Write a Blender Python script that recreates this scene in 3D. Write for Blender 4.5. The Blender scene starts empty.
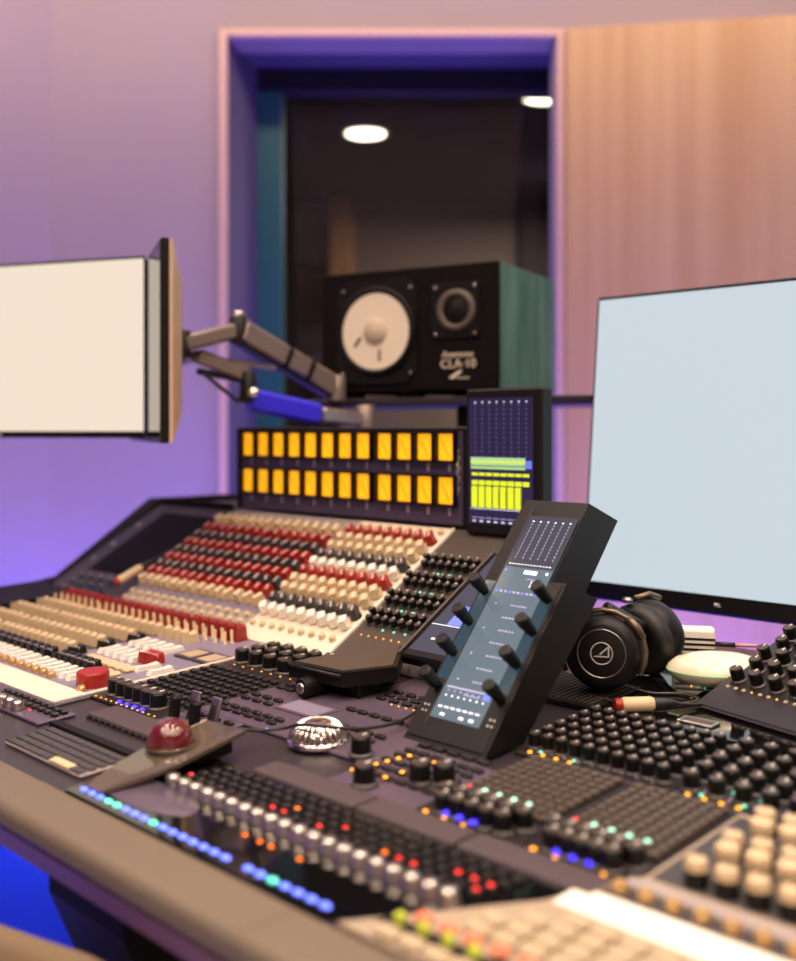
import bpy, bmesh, math, random
from mathutils import Vector, Matrix, Euler
random.seed(7)
sc = bpy.context.scene
COL = sc.collection
R = math.radians
PI = math.pi

# ------------------------------------------------------------------ camera, light, exposure
CAM_Z = 1.12
cd = bpy.data.cameras.new('camera'); cam = bpy.data.objects.new('camera', cd); COL.objects.link(cam)
cam.location = (0, 0, CAM_Z); cam.rotation_euler = (R(90), 0, 0)
cd.sensor_fit = 'VERTICAL'; cd.sensor_height = 36; cd.sensor_width = 36
cd.lens = 1020 / 961 * 36
cd.shift_y = -(480.5 - 430) / 961
cd.clip_start = .02
cd.dof.use_dof = True; cd.dof.focus_distance = 1.27; cd.dof.aperture_fstop = 2.2; cd.dof.aperture_blades = 0
sc.camera = cam

def lin(c):
    return tuple(((x / 255) / 12.92 if x / 255 <= .04045 else ((x / 255 + .055) / 1.055) ** 2.4) for x in c)

w = bpy.data.worlds.new('world'); sc.world = w; w.use_nodes = True
w.node_tree.nodes['Background'].inputs[0].default_value = (.30, .22, .30, 1)
w.node_tree.nodes['Background'].inputs[1].default_value = .05

def area(name, loc, rot, size, power, color, shape='DISK', size_y=None, spread=None):
    l = bpy.data.lights.new(name, 'AREA'); l.shape = shape; l.size = size
    if size_y: l.size_y = size_y
    l.energy = power; l.color = color
    if spread: l.spread = spread
    o = bpy.data.objects.new(name, l); COL.objects.link(o)
    o.location = loc; o.rotation_euler = rot
    return o

WARM = (1, .79, .58)
# recessed ceiling downlights of the control room
for iy, y in enumerate((-1.2, -.5, .1, .7, 1.3, 1.9)):  # first row added behind the camera to brighten the loudspeaker front
    for ix in range(5):
        x = -1.5 + .75 * ix + (.2 if iy % 2 else 0)
        area('downlight', (x, y, 2.70), (0, 0, 0), .16, (8.0, 5.2, 4.4, 5.0, 4.2, 1.4)[iy], WARM, spread=R(130))
area('wall_wash_fill', (-.1, 2.45, 2.70), (R(54), 0, 0), 3.8, 18, (1, .78, .57), 'RECTANGLE', .06)  # unseen warm lamp added to brighten the upper back wall
# violet led strips on the floor behind the console washing the walls, blue strip under the console
area('led_strip_violet', (-.6, 2.75, .12), (R(142), 0, 0), 3.2, 21, (.165, .095, 1), 'RECTANGLE', .05)
area('led_strip_violet', (1.1, 2.6, .12), (R(142), 0, 0), 1.4, 12, (.06, .035, 1), 'RECTANGLE', .05)
area('led_strip_blue', (-.50, 1.76, .60), (0, R(12), R(-43.9)), 1.0, 280, (.02, .05, 1), 'RECTANGLE', .05)
area('led_strip_window', (0, 3.40, 2.10), (R(180), 0, 0), .9, 0.05, (.1, .1, 1), 'RECTANGLE', .04)
# dim warm lamps of the live room beyond the window
area('live_room_light', (.7, 5.0, 2.40), (0, 0, 0), .5, 48, (1, .76, .58))
sc.view_settings.view_transform = 'Standard'; sc.view_settings.look = 'None'
sc.view_settings.gamma = 1; sc.view_settings.use_curve_mapping = False
sc.view_settings.exposure = 0.0

# ------------------------------------------------------------------ materials
MATS = {}
def mat(name, rgb, rough=.5, metal=0, emit=0, noise=0, nscale=40, coat=0, spec=.5, bump=0, emit_rgb=None):
    if name in MATS: return MATS[name]
    m = bpy.data.materials.new(name); m.use_nodes = True; nt = m.node_tree
    b = nt.nodes['Principled BSDF']; c = lin(rgb)
    b.inputs['Base Color'].default_value = (*c, 1)
    b.inputs['Roughness'].default_value = rough; b.inputs['Metallic'].default_value = metal
    b.inputs['Specular IOR Level'].default_value = spec
    b.inputs['Coat Weight'].default_value = coat
    if emit:
        b.inputs['Emission Color'].default_value = (*lin(emit_rgb or rgb), 1); b.inputs['Emission Strength'].default_value = emit
    if noise or bump:
        tc = nt.nodes.new('ShaderNodeTexCoord'); n = nt.nodes.new('ShaderNodeTexNoise')
        n.inputs['Scale'].default_value = nscale; n.inputs['Detail'].default_value = 4
        nt.links.new(tc.outputs['Object'], n.inputs['Vector'])
        if noise:
            mx = nt.nodes.new('ShaderNodeMix'); mx.data_type = 'RGBA'
            mx.inputs['A'].default_value = (*[x * (1 - noise) for x in c], 1)
            mx.inputs['B'].default_value = (*[min(1, x * (1 + noise)) for x in c], 1)
            nt.links.new(n.outputs['Fac'], mx.inputs['Factor']); nt.links.new(mx.outputs['Result'], b.inputs['Base Color'])
        if bump:
            bp = nt.nodes.new('ShaderNodeBump'); bp.inputs['Strength'].default_value = bump; bp.inputs['Distance'].default_value = .002
            nt.links.new(n.outputs['Fac'], bp.inputs['Height']); nt.links.new(bp.outputs['Normal'], b.inputs['Normal'])
    MATS[name] = m
    return m

def wood(name, a, b2, sx, sz, rough=.5, grooves=0):
    m = bpy.data.materials.new(name); m.use_nodes = True; nt = m.node_tree
    b = nt.nodes['Principled BSDF']; b.inputs['Roughness'].default_value = rough
    tc = nt.nodes.new('ShaderNodeTexCoord'); mp = nt.nodes.new('ShaderNodeMapping')
    mp.inputs['Scale'].default_value = (sx, sx, sz)
    nt.links.new(tc.outputs['Object'], mp.inputs['Vector'])
    n = nt.nodes.new('ShaderNodeTexNoise'); n.inputs['Scale'].default_value = 1; n.inputs['Detail'].default_value = 6
    nt.links.new(mp.outputs['Vector'], n.inputs['Vector'])
    rp = nt.nodes.new('ShaderNodeValToRGB')
    rp.color_ramp.elements[0].position = .32; rp.color_ramp.elements[0].color = (*lin(a), 1)
    rp.color_ramp.elements[1].position = .68; rp.color_ramp.elements[1].color = (*lin(b2), 1)
    nt.links.new(n.outputs['Fac'], rp.inputs['Fac']); nt.links.new(rp.outputs['Color'], b.inputs['Base Color'])
    MATS[name] = m
    return m

M = dict(
    wall=mat('wall_paint', (186, 170, 176), .9, noise=.03, nscale=3),
    trimw=mat('window_trim_wood', (240, 204, 182), .6),
    reveal=mat('reveal_paint', (104, 96, 130), .8),
    winframe=mat('window_frame_teal_lit', (40, 112, 104), .45),  # teal light on the dark frame put into its colour
    winhead=mat('window_head_unlit', (26, 22, 34), .5),  # same frame at the top, coloured dark where the teal light fades
    floor=mat('floor_vinyl', (150, 145, 150), .45, noise=.1, nscale=8),
    ceil=mat('ceiling_paint', (210, 200, 195), .9),
    farwall=mat('live_room_wall', (120, 108, 100), .9, noise=.1, nscale=2),
    farcol=mat('live_room_column', (150, 110, 70), .7),
    fardark=mat('live_room_dark', (46, 42, 42), .9),
    black=mat('black_plastic', (17, 15, 15), .42, spec=.3),
    blackm=mat('black_matte', (13, 12, 12), .6, spec=.25),
    gloss=mat('black_gloss', (12, 11, 12), .07, coat=.5),
    deck=mat('deck_powder_coat', (46, 40, 47), .36, noise=.05, nscale=200),
    plate=mat('charcoal_faceplate', (36, 31, 34), .36, noise=.05, nscale=150),
    mauve=mat('mauve_faceplate', (84, 72, 90), .34, noise=.04, nscale=120),
    slope=mat('slope_metal', (72, 62, 56), .5, noise=.06, nscale=120),
    pad=mat('palm_pad', (70, 58, 64), .6, noise=.06, nscale=200),
    arm=mat('armrest_leather', (104, 92, 79), .62, noise=.08, nscale=300, bump=.3),
    lip=mat('lip_vinyl', (120, 84, 96), .5),
    cream=mat('cream_plastic', (208, 184, 146), .4),
    creamplate=mat('cream_faceplate', (226, 212, 194), .5),
    white=mat('white_plastic', (238, 232, 222), .4),
    greypl=mat('grey_faceplate', (150, 140, 142), .45),
    lgrey=mat('lavender_grey_faceplate', (128, 118, 142), .45),
    nearplate=mat('warm_grey_faceplate', (156, 140, 122), .5), creamd=mat('darker_cream_cap', (196, 172, 138), .45),  # cap colour is slightly darker than the plain cream
    taupe=mat('taupe_key', (176, 158, 132), .5),
    red=mat('red_plastic', (156, 32, 24), .35),
    redd=mat('dark_red_plastic', (140, 22, 22), .35),
    orange=mat('salmon_plastic', (226, 128, 100), .45),
    green=mat('lime_plastic', (190, 205, 60), .45),
    dgrey=mat('dark_grey_plastic', (58, 54, 56), .4),
    knob=mat('black_knob_plastic', (13, 12, 12), .34, spec=.35),
    knobtop=mat('knob_top_lit', (66, 57, 52), .45),  # light from above on the black knob tops put into the colour
    bluek=mat('blue_grey_knob', (70, 78, 120), .35),
    silver=mat('silver', (176, 168, 162), .28, metal=1),
    chrome=mat('chrome', (235, 228, 220), .10, metal=1),
    brass=mat('brass_button', (206, 168, 112), .3, metal=.6),
    bronze=mat('bronze_metallic', (106, 94, 80), .16, metal=.5, coat=.6),
    ball=mat('trackball_red', (88, 14, 11), .04, coat=1),
    key=mat('key_black', (24, 20, 20), .40),
    keyd=mat('key_brown', (74, 63, 56), .45),
    cable=mat('cable_rubber', (26, 24, 24), .5),
    alu=mat('aluminium_shell', (216, 190, 160), .35, metal=.3),
    steel=mat('arm_steel', (140, 128, 120), .35, metal=.5),
    bluelitarm=mat('blue_lit_arm', (48, 40, 238), .4),  # blue spill light put into the arm's colour
    cone=mat('speaker_cone_paper', (242, 230, 208), .8),
    conedust=mat('dust_cap', (206, 190, 166), .6),
    rubber=mat('speaker_rubber', (14, 12, 13), .5, spec=.25),
    tweet=mat('tweeter_ring', (92, 82, 72), .5),
    teal=mat('teal_metal', (86, 128, 116), .5, noise=.1, nscale=40),
    cloth=mat('chair_fabric', (108, 90, 68), .8, noise=.08, nscale=200, bump=.3),
    puck=mat('ivory_gloss', (232, 222, 200), .18, coat=.4),
    hpbrown=mat('headphone_bronze', (120, 104, 84), .3, metal=.7),
    leather=mat('cushion_leather', (24, 22, 22), .5, bump=.4, nscale=80),
    pink=mat('pink_sleeve', (210, 150, 150), .4),
    # things that give off light
    scrA=mat('screen_cream', (20, 20, 20), .3, emit=1.0, emit_rgb=(243, 226, 204)),
    scrR=mat('screen_cool', (20, 20, 20), .3, emit=1.0, emit_rgb=(203, 215, 223)),
    scrN=mat('screen_navy', (14, 12, 20), .12, emit=.6, emit_rgb=(52, 44, 84)),
    scrT=mat('screen_slate', (20, 22, 24), .10, emit=.8, emit_rgb=(124, 140, 150)),
    scrD=mat('screen_dim', (18, 18, 20), .10, emit=.55, emit_rgb=(104, 104, 116)),
    scrB=mat('screen_teal', (14, 18, 20), .10, emit=.5, emit_rgb=(70, 104, 118)),
    gly=mat('glyph_white', (220, 225, 235), .4, emit=.8, emit_rgb=(225, 228, 240)),
    glb=mat('glyph_blue', (90, 110, 220), .4, emit=.8, emit_rgb=(92, 112, 225)),
    gld=mat('glyph_dim', (90, 84, 120), .4, emit=.5, emit_rgb=(120, 112, 150)),
    gll=mat('glyph_lilac', (150, 150, 190), .4, emit=.5, emit_rgb=(150, 150, 190)),
    mlime=mat('bar_lime', (190, 210, 30), .4, emit=1, emit_rgb=(190, 205, 30)),
    molive=mat('bar_olive', (110, 120, 30), .4, emit=.7, emit_rgb=(120, 130, 40)),
    mmint=mat('bar_mint', (150, 190, 150), .4, emit=.8, emit_rgb=(140, 190, 140)),
    vu=mat('vu_amber', (255, 180, 20), .5, emit=1.0, emit_rgb=(252, 172, 18)),
    ledb=mat('led_blue', (90, 120, 255), .4, emit=1.9, emit_rgb=(98, 112, 255)),
    ledt=mat('led_teal', (90, 220, 190), .4, emit=1.6, emit_rgb=(80, 210, 180)),
    leda=mat('led_amber', (255, 170, 40), .4, emit=1.5, emit_rgb=(255, 165, 30)),
    ledr=mat('led_red', (255, 40, 30), .4, emit=1.3, emit_rgb=(255, 40, 25)),
    ledo=mat('led_orange', (255, 120, 20), .4, emit=1.3, emit_rgb=(255, 120, 15)),
    ledv=mat('led_violet', (60, 40, 255), .4, emit=1.8, emit_rgb=(60, 45, 255)),
    ledm=mat('led_mint', (170, 240, 215), .4, emit=1.2, emit_rgb=(160, 235, 210)),
    ledg=mat('led_green', (60, 230, 90), .4, emit=.35, emit_rgb=(80, 230, 110)),
    lamp=mat('lamp_diffuser', (255, 240, 215), .4, emit=9, emit_rgb=(255, 232, 200)),
    mark=mat('print_white', (200, 195, 195), .6),
    logo=mat('logo_ivory', (236, 224, 200), .4),
)
M['panelwood'] = wood('slat_wood', (222, 180, 126), (240, 206, 152), 16, .5, .6)
M['plainblack'] = mat('plain_black_panel', (7, 6, 7), .5, spec=.08)
M['spkblack'] = wood('black_ash', (13, 9, 9), (22, 16, 15), 4, 60, .6)
M['spkblack'].node_tree.nodes['Principled BSDF'].inputs['Specular IOR Level'].default_value = .12
M['spkside'] = wood('green_lit_ash', (52, 104, 92), (90, 146, 130), 22, 4, .6)  # greenish light on the black cabinet side put into the grain colours

# ------------------------------------------------------------------ mesh helpers
class MB:
    def __init__(s): s.v = []; s.f = []; s.m = []; s.mats = []; s.sm = []
    def mi(s, m):
        m = M[m] if isinstance(m, str) else m
        if m not in s.mats: s.mats.append(m)
        return s.mats.index(m)
    def add(s, vs, fs, m, smooth=False, mtx=None):
        o = len(s.v); k = s.mi(m)
        for p in vs:
            p = Vector(p); s.v.append(tuple(mtx @ p if mtx is not None else p))
        for f in fs: s.f.append([i + o for i in f]); s.m.append(k); s.sm.append(smooth)
        return s
    def box(s, x0, x1, y0, y1, z0, z1, m, bev=0, mtx=None, seg=1):
        if bev <= 0:
            vs = [(x, y, z) for z in (z0, z1) for y in (y0, y1) for x in (x0, x1)]
            return s.add(vs, [(0, 2, 3, 1), (4, 5, 7, 6), (0, 1, 5, 4), (2, 6, 7, 3), (0, 4, 6, 2), (1, 3, 7, 5)], m, False, mtx)
        bm = bmesh.new(); bmesh.ops.create_cube(bm, size=1)
        for v in bm.verts: v.co = ((x0 + x1) / 2 + v.co.x * (x1 - x0), (y0 + y1) / 2 + v.co.y * (y1 - y0), (z0 + z1) / 2 + v.co.z * (z1 - z0))
        bmesh.ops.bevel(bm, geom=list(bm.edges), offset=bev, segments=seg, affect='EDGES', profile=.5)
        bm.verts.index_update()
        s.add([v.co.copy() for v in bm.verts], [[v.index for v in f.verts] for f in bm.faces], m, False, mtx); bm.free()
        return s
    def lathe(s, prof, n, m, mtx=None, smooth=True, a0=0, a1=2 * PI, caps=True):
        full = abs(a1 - a0 - 2 * PI) < 1e-6; k = n if full else n + 1
        vs = []; fs = []
        for (r, z) in prof:
            for i in range(k):
                a = a0 + (a1 - a0) * i / n; vs.append((r * math.cos(a), r * math.sin(a), z))
        for j in range(len(prof) - 1):
            for i in range(n):
                a = j * k + i; b = j * k + (i + 1) % k
                fs.append((a, b, b + k, a + k))
        s.add(vs, fs, m, smooth, mtx)
        for e in ((0, -1) if caps else ()):
            if prof[e][0] > 1e-6 and full:
                c = vs[:k] if e == 0 else vs[-k:]; s.add(c, [list(range(k))[::-1] if e == 0 else list(range(k))], m, False, mtx)
        return s
    def cyl(s, r, z0, z1, n, m, mtx=None, r2=None, bev=0):
        r2 = r if r2 is None else r2
        if bev: return s.lathe([(r, z0), (r2, z1 - bev), (r2 - bev, z1)], n, m, mtx, False)
        return s.lathe([(r, z0), (r2, z1)], n, m, mtx, False)
    def prism(s, poly, h0, h1, m, axis='x', mtx=None):
        """poly of (a,b); extruded h0..h1 along axis: x -> (h,a,b), z -> (a,b,h), y -> (a,h,b)"""
        n = len(poly); f = {'x': lambda a, b, h: (h, a, b), 'z': lambda a, b, h: (a, b, h), 'y': lambda a, b, h: (a, h, b)}[axis]
        vs = [f(a, b, h0) for a, b in poly] + [f(a, b, h1) for a, b in poly]
        fs = [list(range(n))[::-1], list(range(n, 2 * n))] + [(i, (i + 1) % n, (i + 1) % n + n, i + n) for i in range(n)]
        return s.add(vs, fs, m, False, mtx)
    def tube(s, pts, r, n, m, smooth=True, mtx=None):
        pts = [Vector(p) for p in pts]; rs = r if isinstance(r, (list, tuple)) else [r] * len(pts)
        vs = []; fs = []; up = Vector((0, 0, 1)); prev = None
        for i, p in enumerate(pts):
            t = (pts[min(i + 1, len(pts) - 1)] - pts[max(i - 1, 0)]).normalized()
            if prev is None:
                a = t.cross(up if abs(t.z) < .95 else Vector((1, 0, 0))).normalized()
            else: a = (prev - t * prev.dot(t)).normalized()
            prev = a; b = t.cross(a)
            for k in range(n):
                an = 2 * PI * k / n; vs.append(p + (a * math.cos(an) + b * math.sin(an)) * rs[i])
        for i in range(len(pts) - 1):
            for k in range(n): fs.append((i * n + k, i * n + (k + 1) % n, (i + 1) * n + (k + 1) % n, (i + 1) * n + k))
        fs.append(list(range(n))[::-1]); fs.append([(len(pts) - 1) * n + k for k in range(n)])
        return s.add(vs, fs, m, smooth, mtx)
    def mesh(s, name):
        me = bpy.data.meshes.new(name); me.from_pydata(s.v, [], s.f)
        for m in s.mats: me.materials.append(m)
        for i, p in enumerate(me.polygons): p.material_index = s.m[i]; p.use_smooth = s.sm[i]
        bm = bmesh.new(); bm.from_mesh(me); bmesh.ops.recalc_face_normals(bm, faces=bm.faces); bm.to_mesh(me); bm.free()
        return me
    def obj(s, name, parent=None, loc=(0, 0, 0), rot=(0, 0, 0)):
        return inst(name, s.mesh(name), parent, loc, rot)

def inst(name, me, parent=None, loc=(0, 0, 0), rot=(0, 0, 0), label=None):
    o = bpy.data.objects.new(name, me); COL.objects.link(o)
    o.parent = parent; o.location = loc; o.rotation_euler = rot
    if label: o['label'] = label
    return o
def tag(o, label, cat, group=None):
    o['label'] = label; o['category'] = cat
    if group: o['group'] = group
    return o
def thing(name, label, cat, loc=(0, 0, 0), rot=(0, 0, 0), group=None):
    o = bpy.data.objects.new(name, None); COL.objects.link(o); o.empty_display_size = .05
    o.location = loc; o.rotation_euler = rot
    return tag(o, label, cat, group)
def struct(o): o['kind'] = 'structure'; return o
def spline(pts, n=8):
    pts = [Vector(p) for p in pts]; out = []
    for i in range(len(pts) - 1):
        p0 = pts[max(i - 1, 0)]; p1 = pts[i]; p2 = pts[i + 1]; p3 = pts[min(i + 2, len(pts) - 1)]
        for k in range(n):
            t = k / n
            out.append(.5 * ((2 * p1) + (p2 - p0) * t + (2 * p0 - 5 * p1 + 4 * p2 - p3) * t * t + (3 * p1 - p0 - 3 * p2 + p3) * t ** 3))
    out.append(pts[-1]); return out
def text_mesh(body, size, m, parent, name, loc, rot, shear=0, ext=.0006, align='CENTER'):
    cu = bpy.data.curves.new(name, 'FONT'); cu.body = body; cu.size = size; cu.extrude = ext; cu.shear = shear
    cu.align_x = align; cu.align_y = 'CENTER'
    t = bpy.data.objects.new(name, cu); COL.objects.link(t)
    dg = bpy.context.evaluated_depsgraph_get(); dg.update()
    me = bpy.data.meshes.new_from_object(t.evaluated_get(dg)); bpy.data.objects.remove(t)
    me.materials.clear(); me.materials.append(M[m])
    return inst(name, me, parent, loc, rot)

# ------------------------------------------------------------------ console frame: u along the desk (towards the near end), v into the desk
UX, UY = .720, -.694; VX, VY = .694, .720
ANG = math.atan2(UY, UX)
def W(u, v, z=0): return (u * UX + v * VX, u * UY + v * VY, z)
SL = .035; TD = math.atan(SL); V0 = .5; VB = .97; TS = R(30)
def ZD(v): return .78 + SL * (v - V0)
ZB = ZD(VB)
def on_deck(name, label, cat, u, v, up=0, rz=0, group=None):
    return thing(name, label, cat, W(u, v, ZD(v) + up), (TD, 0, ANG + rz), group)
def on_slope(name, label, cat, u, s, up=0, group=None):
    v = VB + s * math.cos(TS); z = ZB + s * math.sin(TS)
    n = (-math.sin(TS), math.cos(TS))
    return thing(name, label, cat, W(u, v + n[0] * up, z + n[1] * up), (TS, 0, ANG), group)

# ------------------------------------------------------------------ room shell
CH = 2.75
def panel(name, poly, h0, h1, m, axis='z'): return struct(MB().prism(poly, h0, h1, m, axis).obj(name))
panel('floor', [(-3.2, -2), (2.6, -2), (2.6, 6.4), (-3.2, 6.4)], -.05, 0, 'floor')
panel('ceiling', [(-3.2, -2), (2.6, -2), (2.6, 3.2), (-3.2, 3.2)], CH, CH + .05, 'ceil')
YW = 3.2
WX0, WX1, WZ0, WZ1 = -.533, .495, .70, 2.345
b = MB()
b.box(-1.085, WX0, YW, YW + .12, 0, CH, 'wall'); b.box(WX1, 2.6, YW, YW + .12, 0, CH, 'wall')
b.box(WX0, WX1, YW, YW + .12, 0, WZ0, 'wall'); b.box(WX0, WX1, YW, YW + .12, WZ1, CH, 'wall')
struct(b.obj('wall_back'))
panel('wall_left', [(-1.085, YW), (-3.2, YW - 1.3), (-3.2, YW + .2), (-1.085, YW + .12)], 0, CH, 'wall')
panel('wall_right', [(2.6, -2), (2.72, -2), (2.72, YW + .12), (2.6, YW + .12)], 0, CH, 'wall')
panel('wall_near', [(-3.2, -2.12), (2.6, -2.12), (2.6, -2), (-3.2, -2)], 0, CH, 'wall')
panel('wall_side', [(-3.32, -2), (-3.2, -2), (-3.2, 1.9), (-3.32, 1.9)], 0, CH, 'wall')
# wood slat panel to the right of the window
def slat_panel():
    b = MB(); x0, x1 = .521, 2.2; z1a = 2.36
    n = 150; p = (x1 - x0) / n
    for i in range(n):
        xa = x0 + i * p
        f = lambda x: YW - .05 - (x - x0) * .16
        b.prism([(xa, f(xa)), (xa + p * .72, f(xa + p * .72)), (xa + p * .72, YW), (xa, YW)], .0, z1a, 'panelwood', 'z')
        b.prism([(xa + p * .72, f(xa) + .004), (xa + p, f(xa) + .004), (xa + p, YW), (xa + p * .72, YW)], .0, z1a - .004, 'panelwood', 'z')
    return b.obj('trim_2')
struct(slat_panel())
# window: trim, splayed reveal, frame, glass
b = MB(); t = .024; yo = YW - .03
b.box(WX0 - t, WX0, yo, YW, WZ0 - t, WZ1 + t, 'trimw', .004); b.box(WX1, WX1 + t, yo, YW, WZ0 - t, WZ1 + t, 'trimw', .004)
b.box(WX0, WX1, yo, YW, WZ1, WZ1 + t, 'trimw', .004); b.box(WX0, WX1, yo, YW, WZ0 - t, WZ0, 'trimw', .004)
struct(b.obj('trim_1'))
YI = YW + .34
b = MB()
b.add([(WX0, YW, WZ0), (WX0, YW, WZ1), (WX0 + .045, YI, WZ1 + .03), (WX0 + .045, YI, WZ0)], [(0, 1, 2, 3)], 'reveal')
b.add([(WX1, YW, WZ0), (WX1, YW, WZ1), (WX1 + .22, YI, WZ1 + .03), (WX1 + .22, YI, WZ0)], [(0, 1, 2, 3)], 'reveal')
b.add([(WX0, YW, WZ1), (WX1, YW, WZ1), (WX1 + .22, YI, WZ1 + .03), (WX0 + .045, YI, WZ1 + .03)], [(0, 1, 2, 3)], 'reveal')
b.add([(WX0, YW, WZ0), (WX1, YW, WZ0), (WX1 + .22, YI, WZ0), (WX0 + .045, YI, WZ0)], [(0, 1, 2, 3)], 'reveal')
win = struct(b.obj('window_1'))
xa, xb = WX0 + .045, WX1 + .22
b = MB(); fw = .085
b.box(xa - .03, xa + fw, YI, YI + .08, WZ0 - .05, WZ1 + .06, 'winframe', .006); b.box(xb - .02, xb + fw, YI, YI + .08, WZ0 - .05, WZ1 + .06, 'winframe', .006)
b.box(xa - .03, xb, YI - .002, YI + .078, WZ1 - .055, WZ1 + .06, 'winhead', .006); b.box(xa, xb, YI, YI + .08, WZ0 - .05, WZ0 + .06, 'winframe', .006)
b.obj('window_frame', win)
gm = bpy.data.materials.new('window_glass'); gm.use_nodes = True; nt = gm.node_tree; nt.nodes.remove(nt.nodes['Principled BSDF'])
tr = nt.nodes.new('ShaderNodeBsdfTransparent'); tr.inputs[0].default_value = (.82, .84, .86, 1)
gl = nt.nodes.new('ShaderNodeBsdfGlossy'); gl.inputs['Roughness'].default_value = .02; gl.inputs[0].default_value = (.9, .9, 1, 1)
fr = nt.nodes.new('ShaderNodeFresnel'); fr.inputs['IOR'].default_value = 1.35
ms = nt.nodes.new('ShaderNodeMixShader'); nt.links.new(fr.outputs[0], ms.inputs[0]); nt.links.new(tr.outputs[0], ms.inputs[1]); nt.links.new(gl.outputs[0], ms.inputs[2])
nt.links.new(ms.outputs[0], nt.nodes['Material Output'].inputs['Surface']); M['glass'] = gm
MB().box(xa - .02, xb + .05, -.005, .005, 0, WZ1 - WZ0 + .1, 'glass').obj('window_pane', win, (0, YI + .40, WZ0 - .05), (R(9), 0, 0))
# the live room beyond the window
panel('wall_far', [(-2, 6.2), (3.2, 6.2), (3.2, 6.3), (-2, 6.3)], 0, 2.5, 'farwall')
panel('wall_far_left', [(-2.1, YW + .12), (-2, YW + .12), (-2, 6.3), (-2.1, 6.3)], 0, 2.5, 'farwall')
panel('wall_far_right', [(2.6, YW + .12), (2.7, YW + .12), (2.7, 6.3), (2.6, 6.3)], 0, 2.5, 'farwall')
panel('ceiling_far', [(-2.1, YW + .12), (2.7, YW + .12), (2.7, 6.3), (-2.1, 6.3)], 2.475, 2.53, 'fardark')
struct(MB().box(-.40, -.26, 5.9, 6.2, 0, 2.475, 'farcol', .01).obj('trim_3'))
struct(MB().box(.72, .98, 6.0, 6.2, 0, 2.475, 'fardark', .01).obj('trim_4'))
for nm, (x, y), lb in (('a', (-.148, 4.65), 'round recessed ceiling downlight at the centre of the window view'), ('b', (.596, 4.135), 'round recessed ceiling downlight at the right edge of the window')):
    t = thing('ceiling_downlight', lb, 'light', (x, y, 2.475), group='downlights beyond the window')
    MB().lathe([(.088, -.004), (.098, -.010), (.108, -.004), (.108, 0)], 32, 'white').obj('trim_ring', t)
    MB().lathe([(0, -.006), (.088, -.006), (.088, 0)], 32, 'lamp').obj('diffuser', t)

# ------------------------------------------------------------------ shared small meshes
def m_knob(r, h, body, top, skirt=None, n=14, line='white'):
    b = MB()
    if skirt: b.lathe([(r * 1.25, 0), (r * 1.25, h * .12), (r * 1.05, h * .2)], n, skirt, smooth=False)
    b.lathe([(r, 0), (r * .94, h * .92), (r * .84, h)], n, body, smooth=False)
    b.cyl(r * .8, h - .0003, h + .0004, n, top)
    b.box(-r * .09, r * .09, r * .2, r * .82, h + .0003, h + .0009, line)
    return b.mesh('rotary_knob')
def m_wing(r, h, cap, skirt, n=12):
    """pointer knob: round skirt with a raised bar grip"""
    b = MB(); b.lathe([(r * .9, 0), (r * .85, h * .2), (r * .7, h * .3)], n, skirt, smooth=False)
    b.prism([(-r * 1.0, h * .2), (r * 1.0, h * .2), (r * .78, h), (-r * .78, h)], -r * .5, r * .5, cap, 'x')
    b.box(-r * .08, r * .08, -r * .6, r * .6, h - .0002, h + .0005, 'white')
    return b.mesh('pointer_knob')
def m_button(r, h, cap, n=10):
    return MB().lathe([(r, 0), (r, h * .7), (r * .75, h)], n, cap, smooth=False).mesh('push_button')
def m_key(a, c, h, m, bev=.0012):
    return MB().box(-a / 2, a / 2, -c / 2, c / 2, 0, h, m, bev).mesh('key')
def m_fader(a, c, h, m, line='white', slot=None, travel=0):
    b = MB(); b.prism([(-c / 2, 0), (c / 2, 0), (c / 2 * .8, h), (c * .14, h * .82), (-c * .14, h * .82), (-c / 2 * .8, h)], -a / 2, a / 2, m, 'x')
    b.box(-a / 2 * 1.01, a / 2 * 1.01, -.0005, .0005, h * .6, h * .84, line)
    return b.mesh('fader_cap')
def m_toggle(m, h=.016):
    return MB().lathe([(.0035, 0), (.0035, .002), (.0016, .003), (.0026, h * .9), (.0018, h), (0, h)], 8, m).mesh('toggle')
def m_led(r, m, sx=1):
    return MB().lathe([(r, 0), (r * .9, r * .35), (r * .5, r * .6), (0, r * .7)], 10, m, Matrix.Diagonal((sx, 1, 1, 1))).mesh('led')
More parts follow.
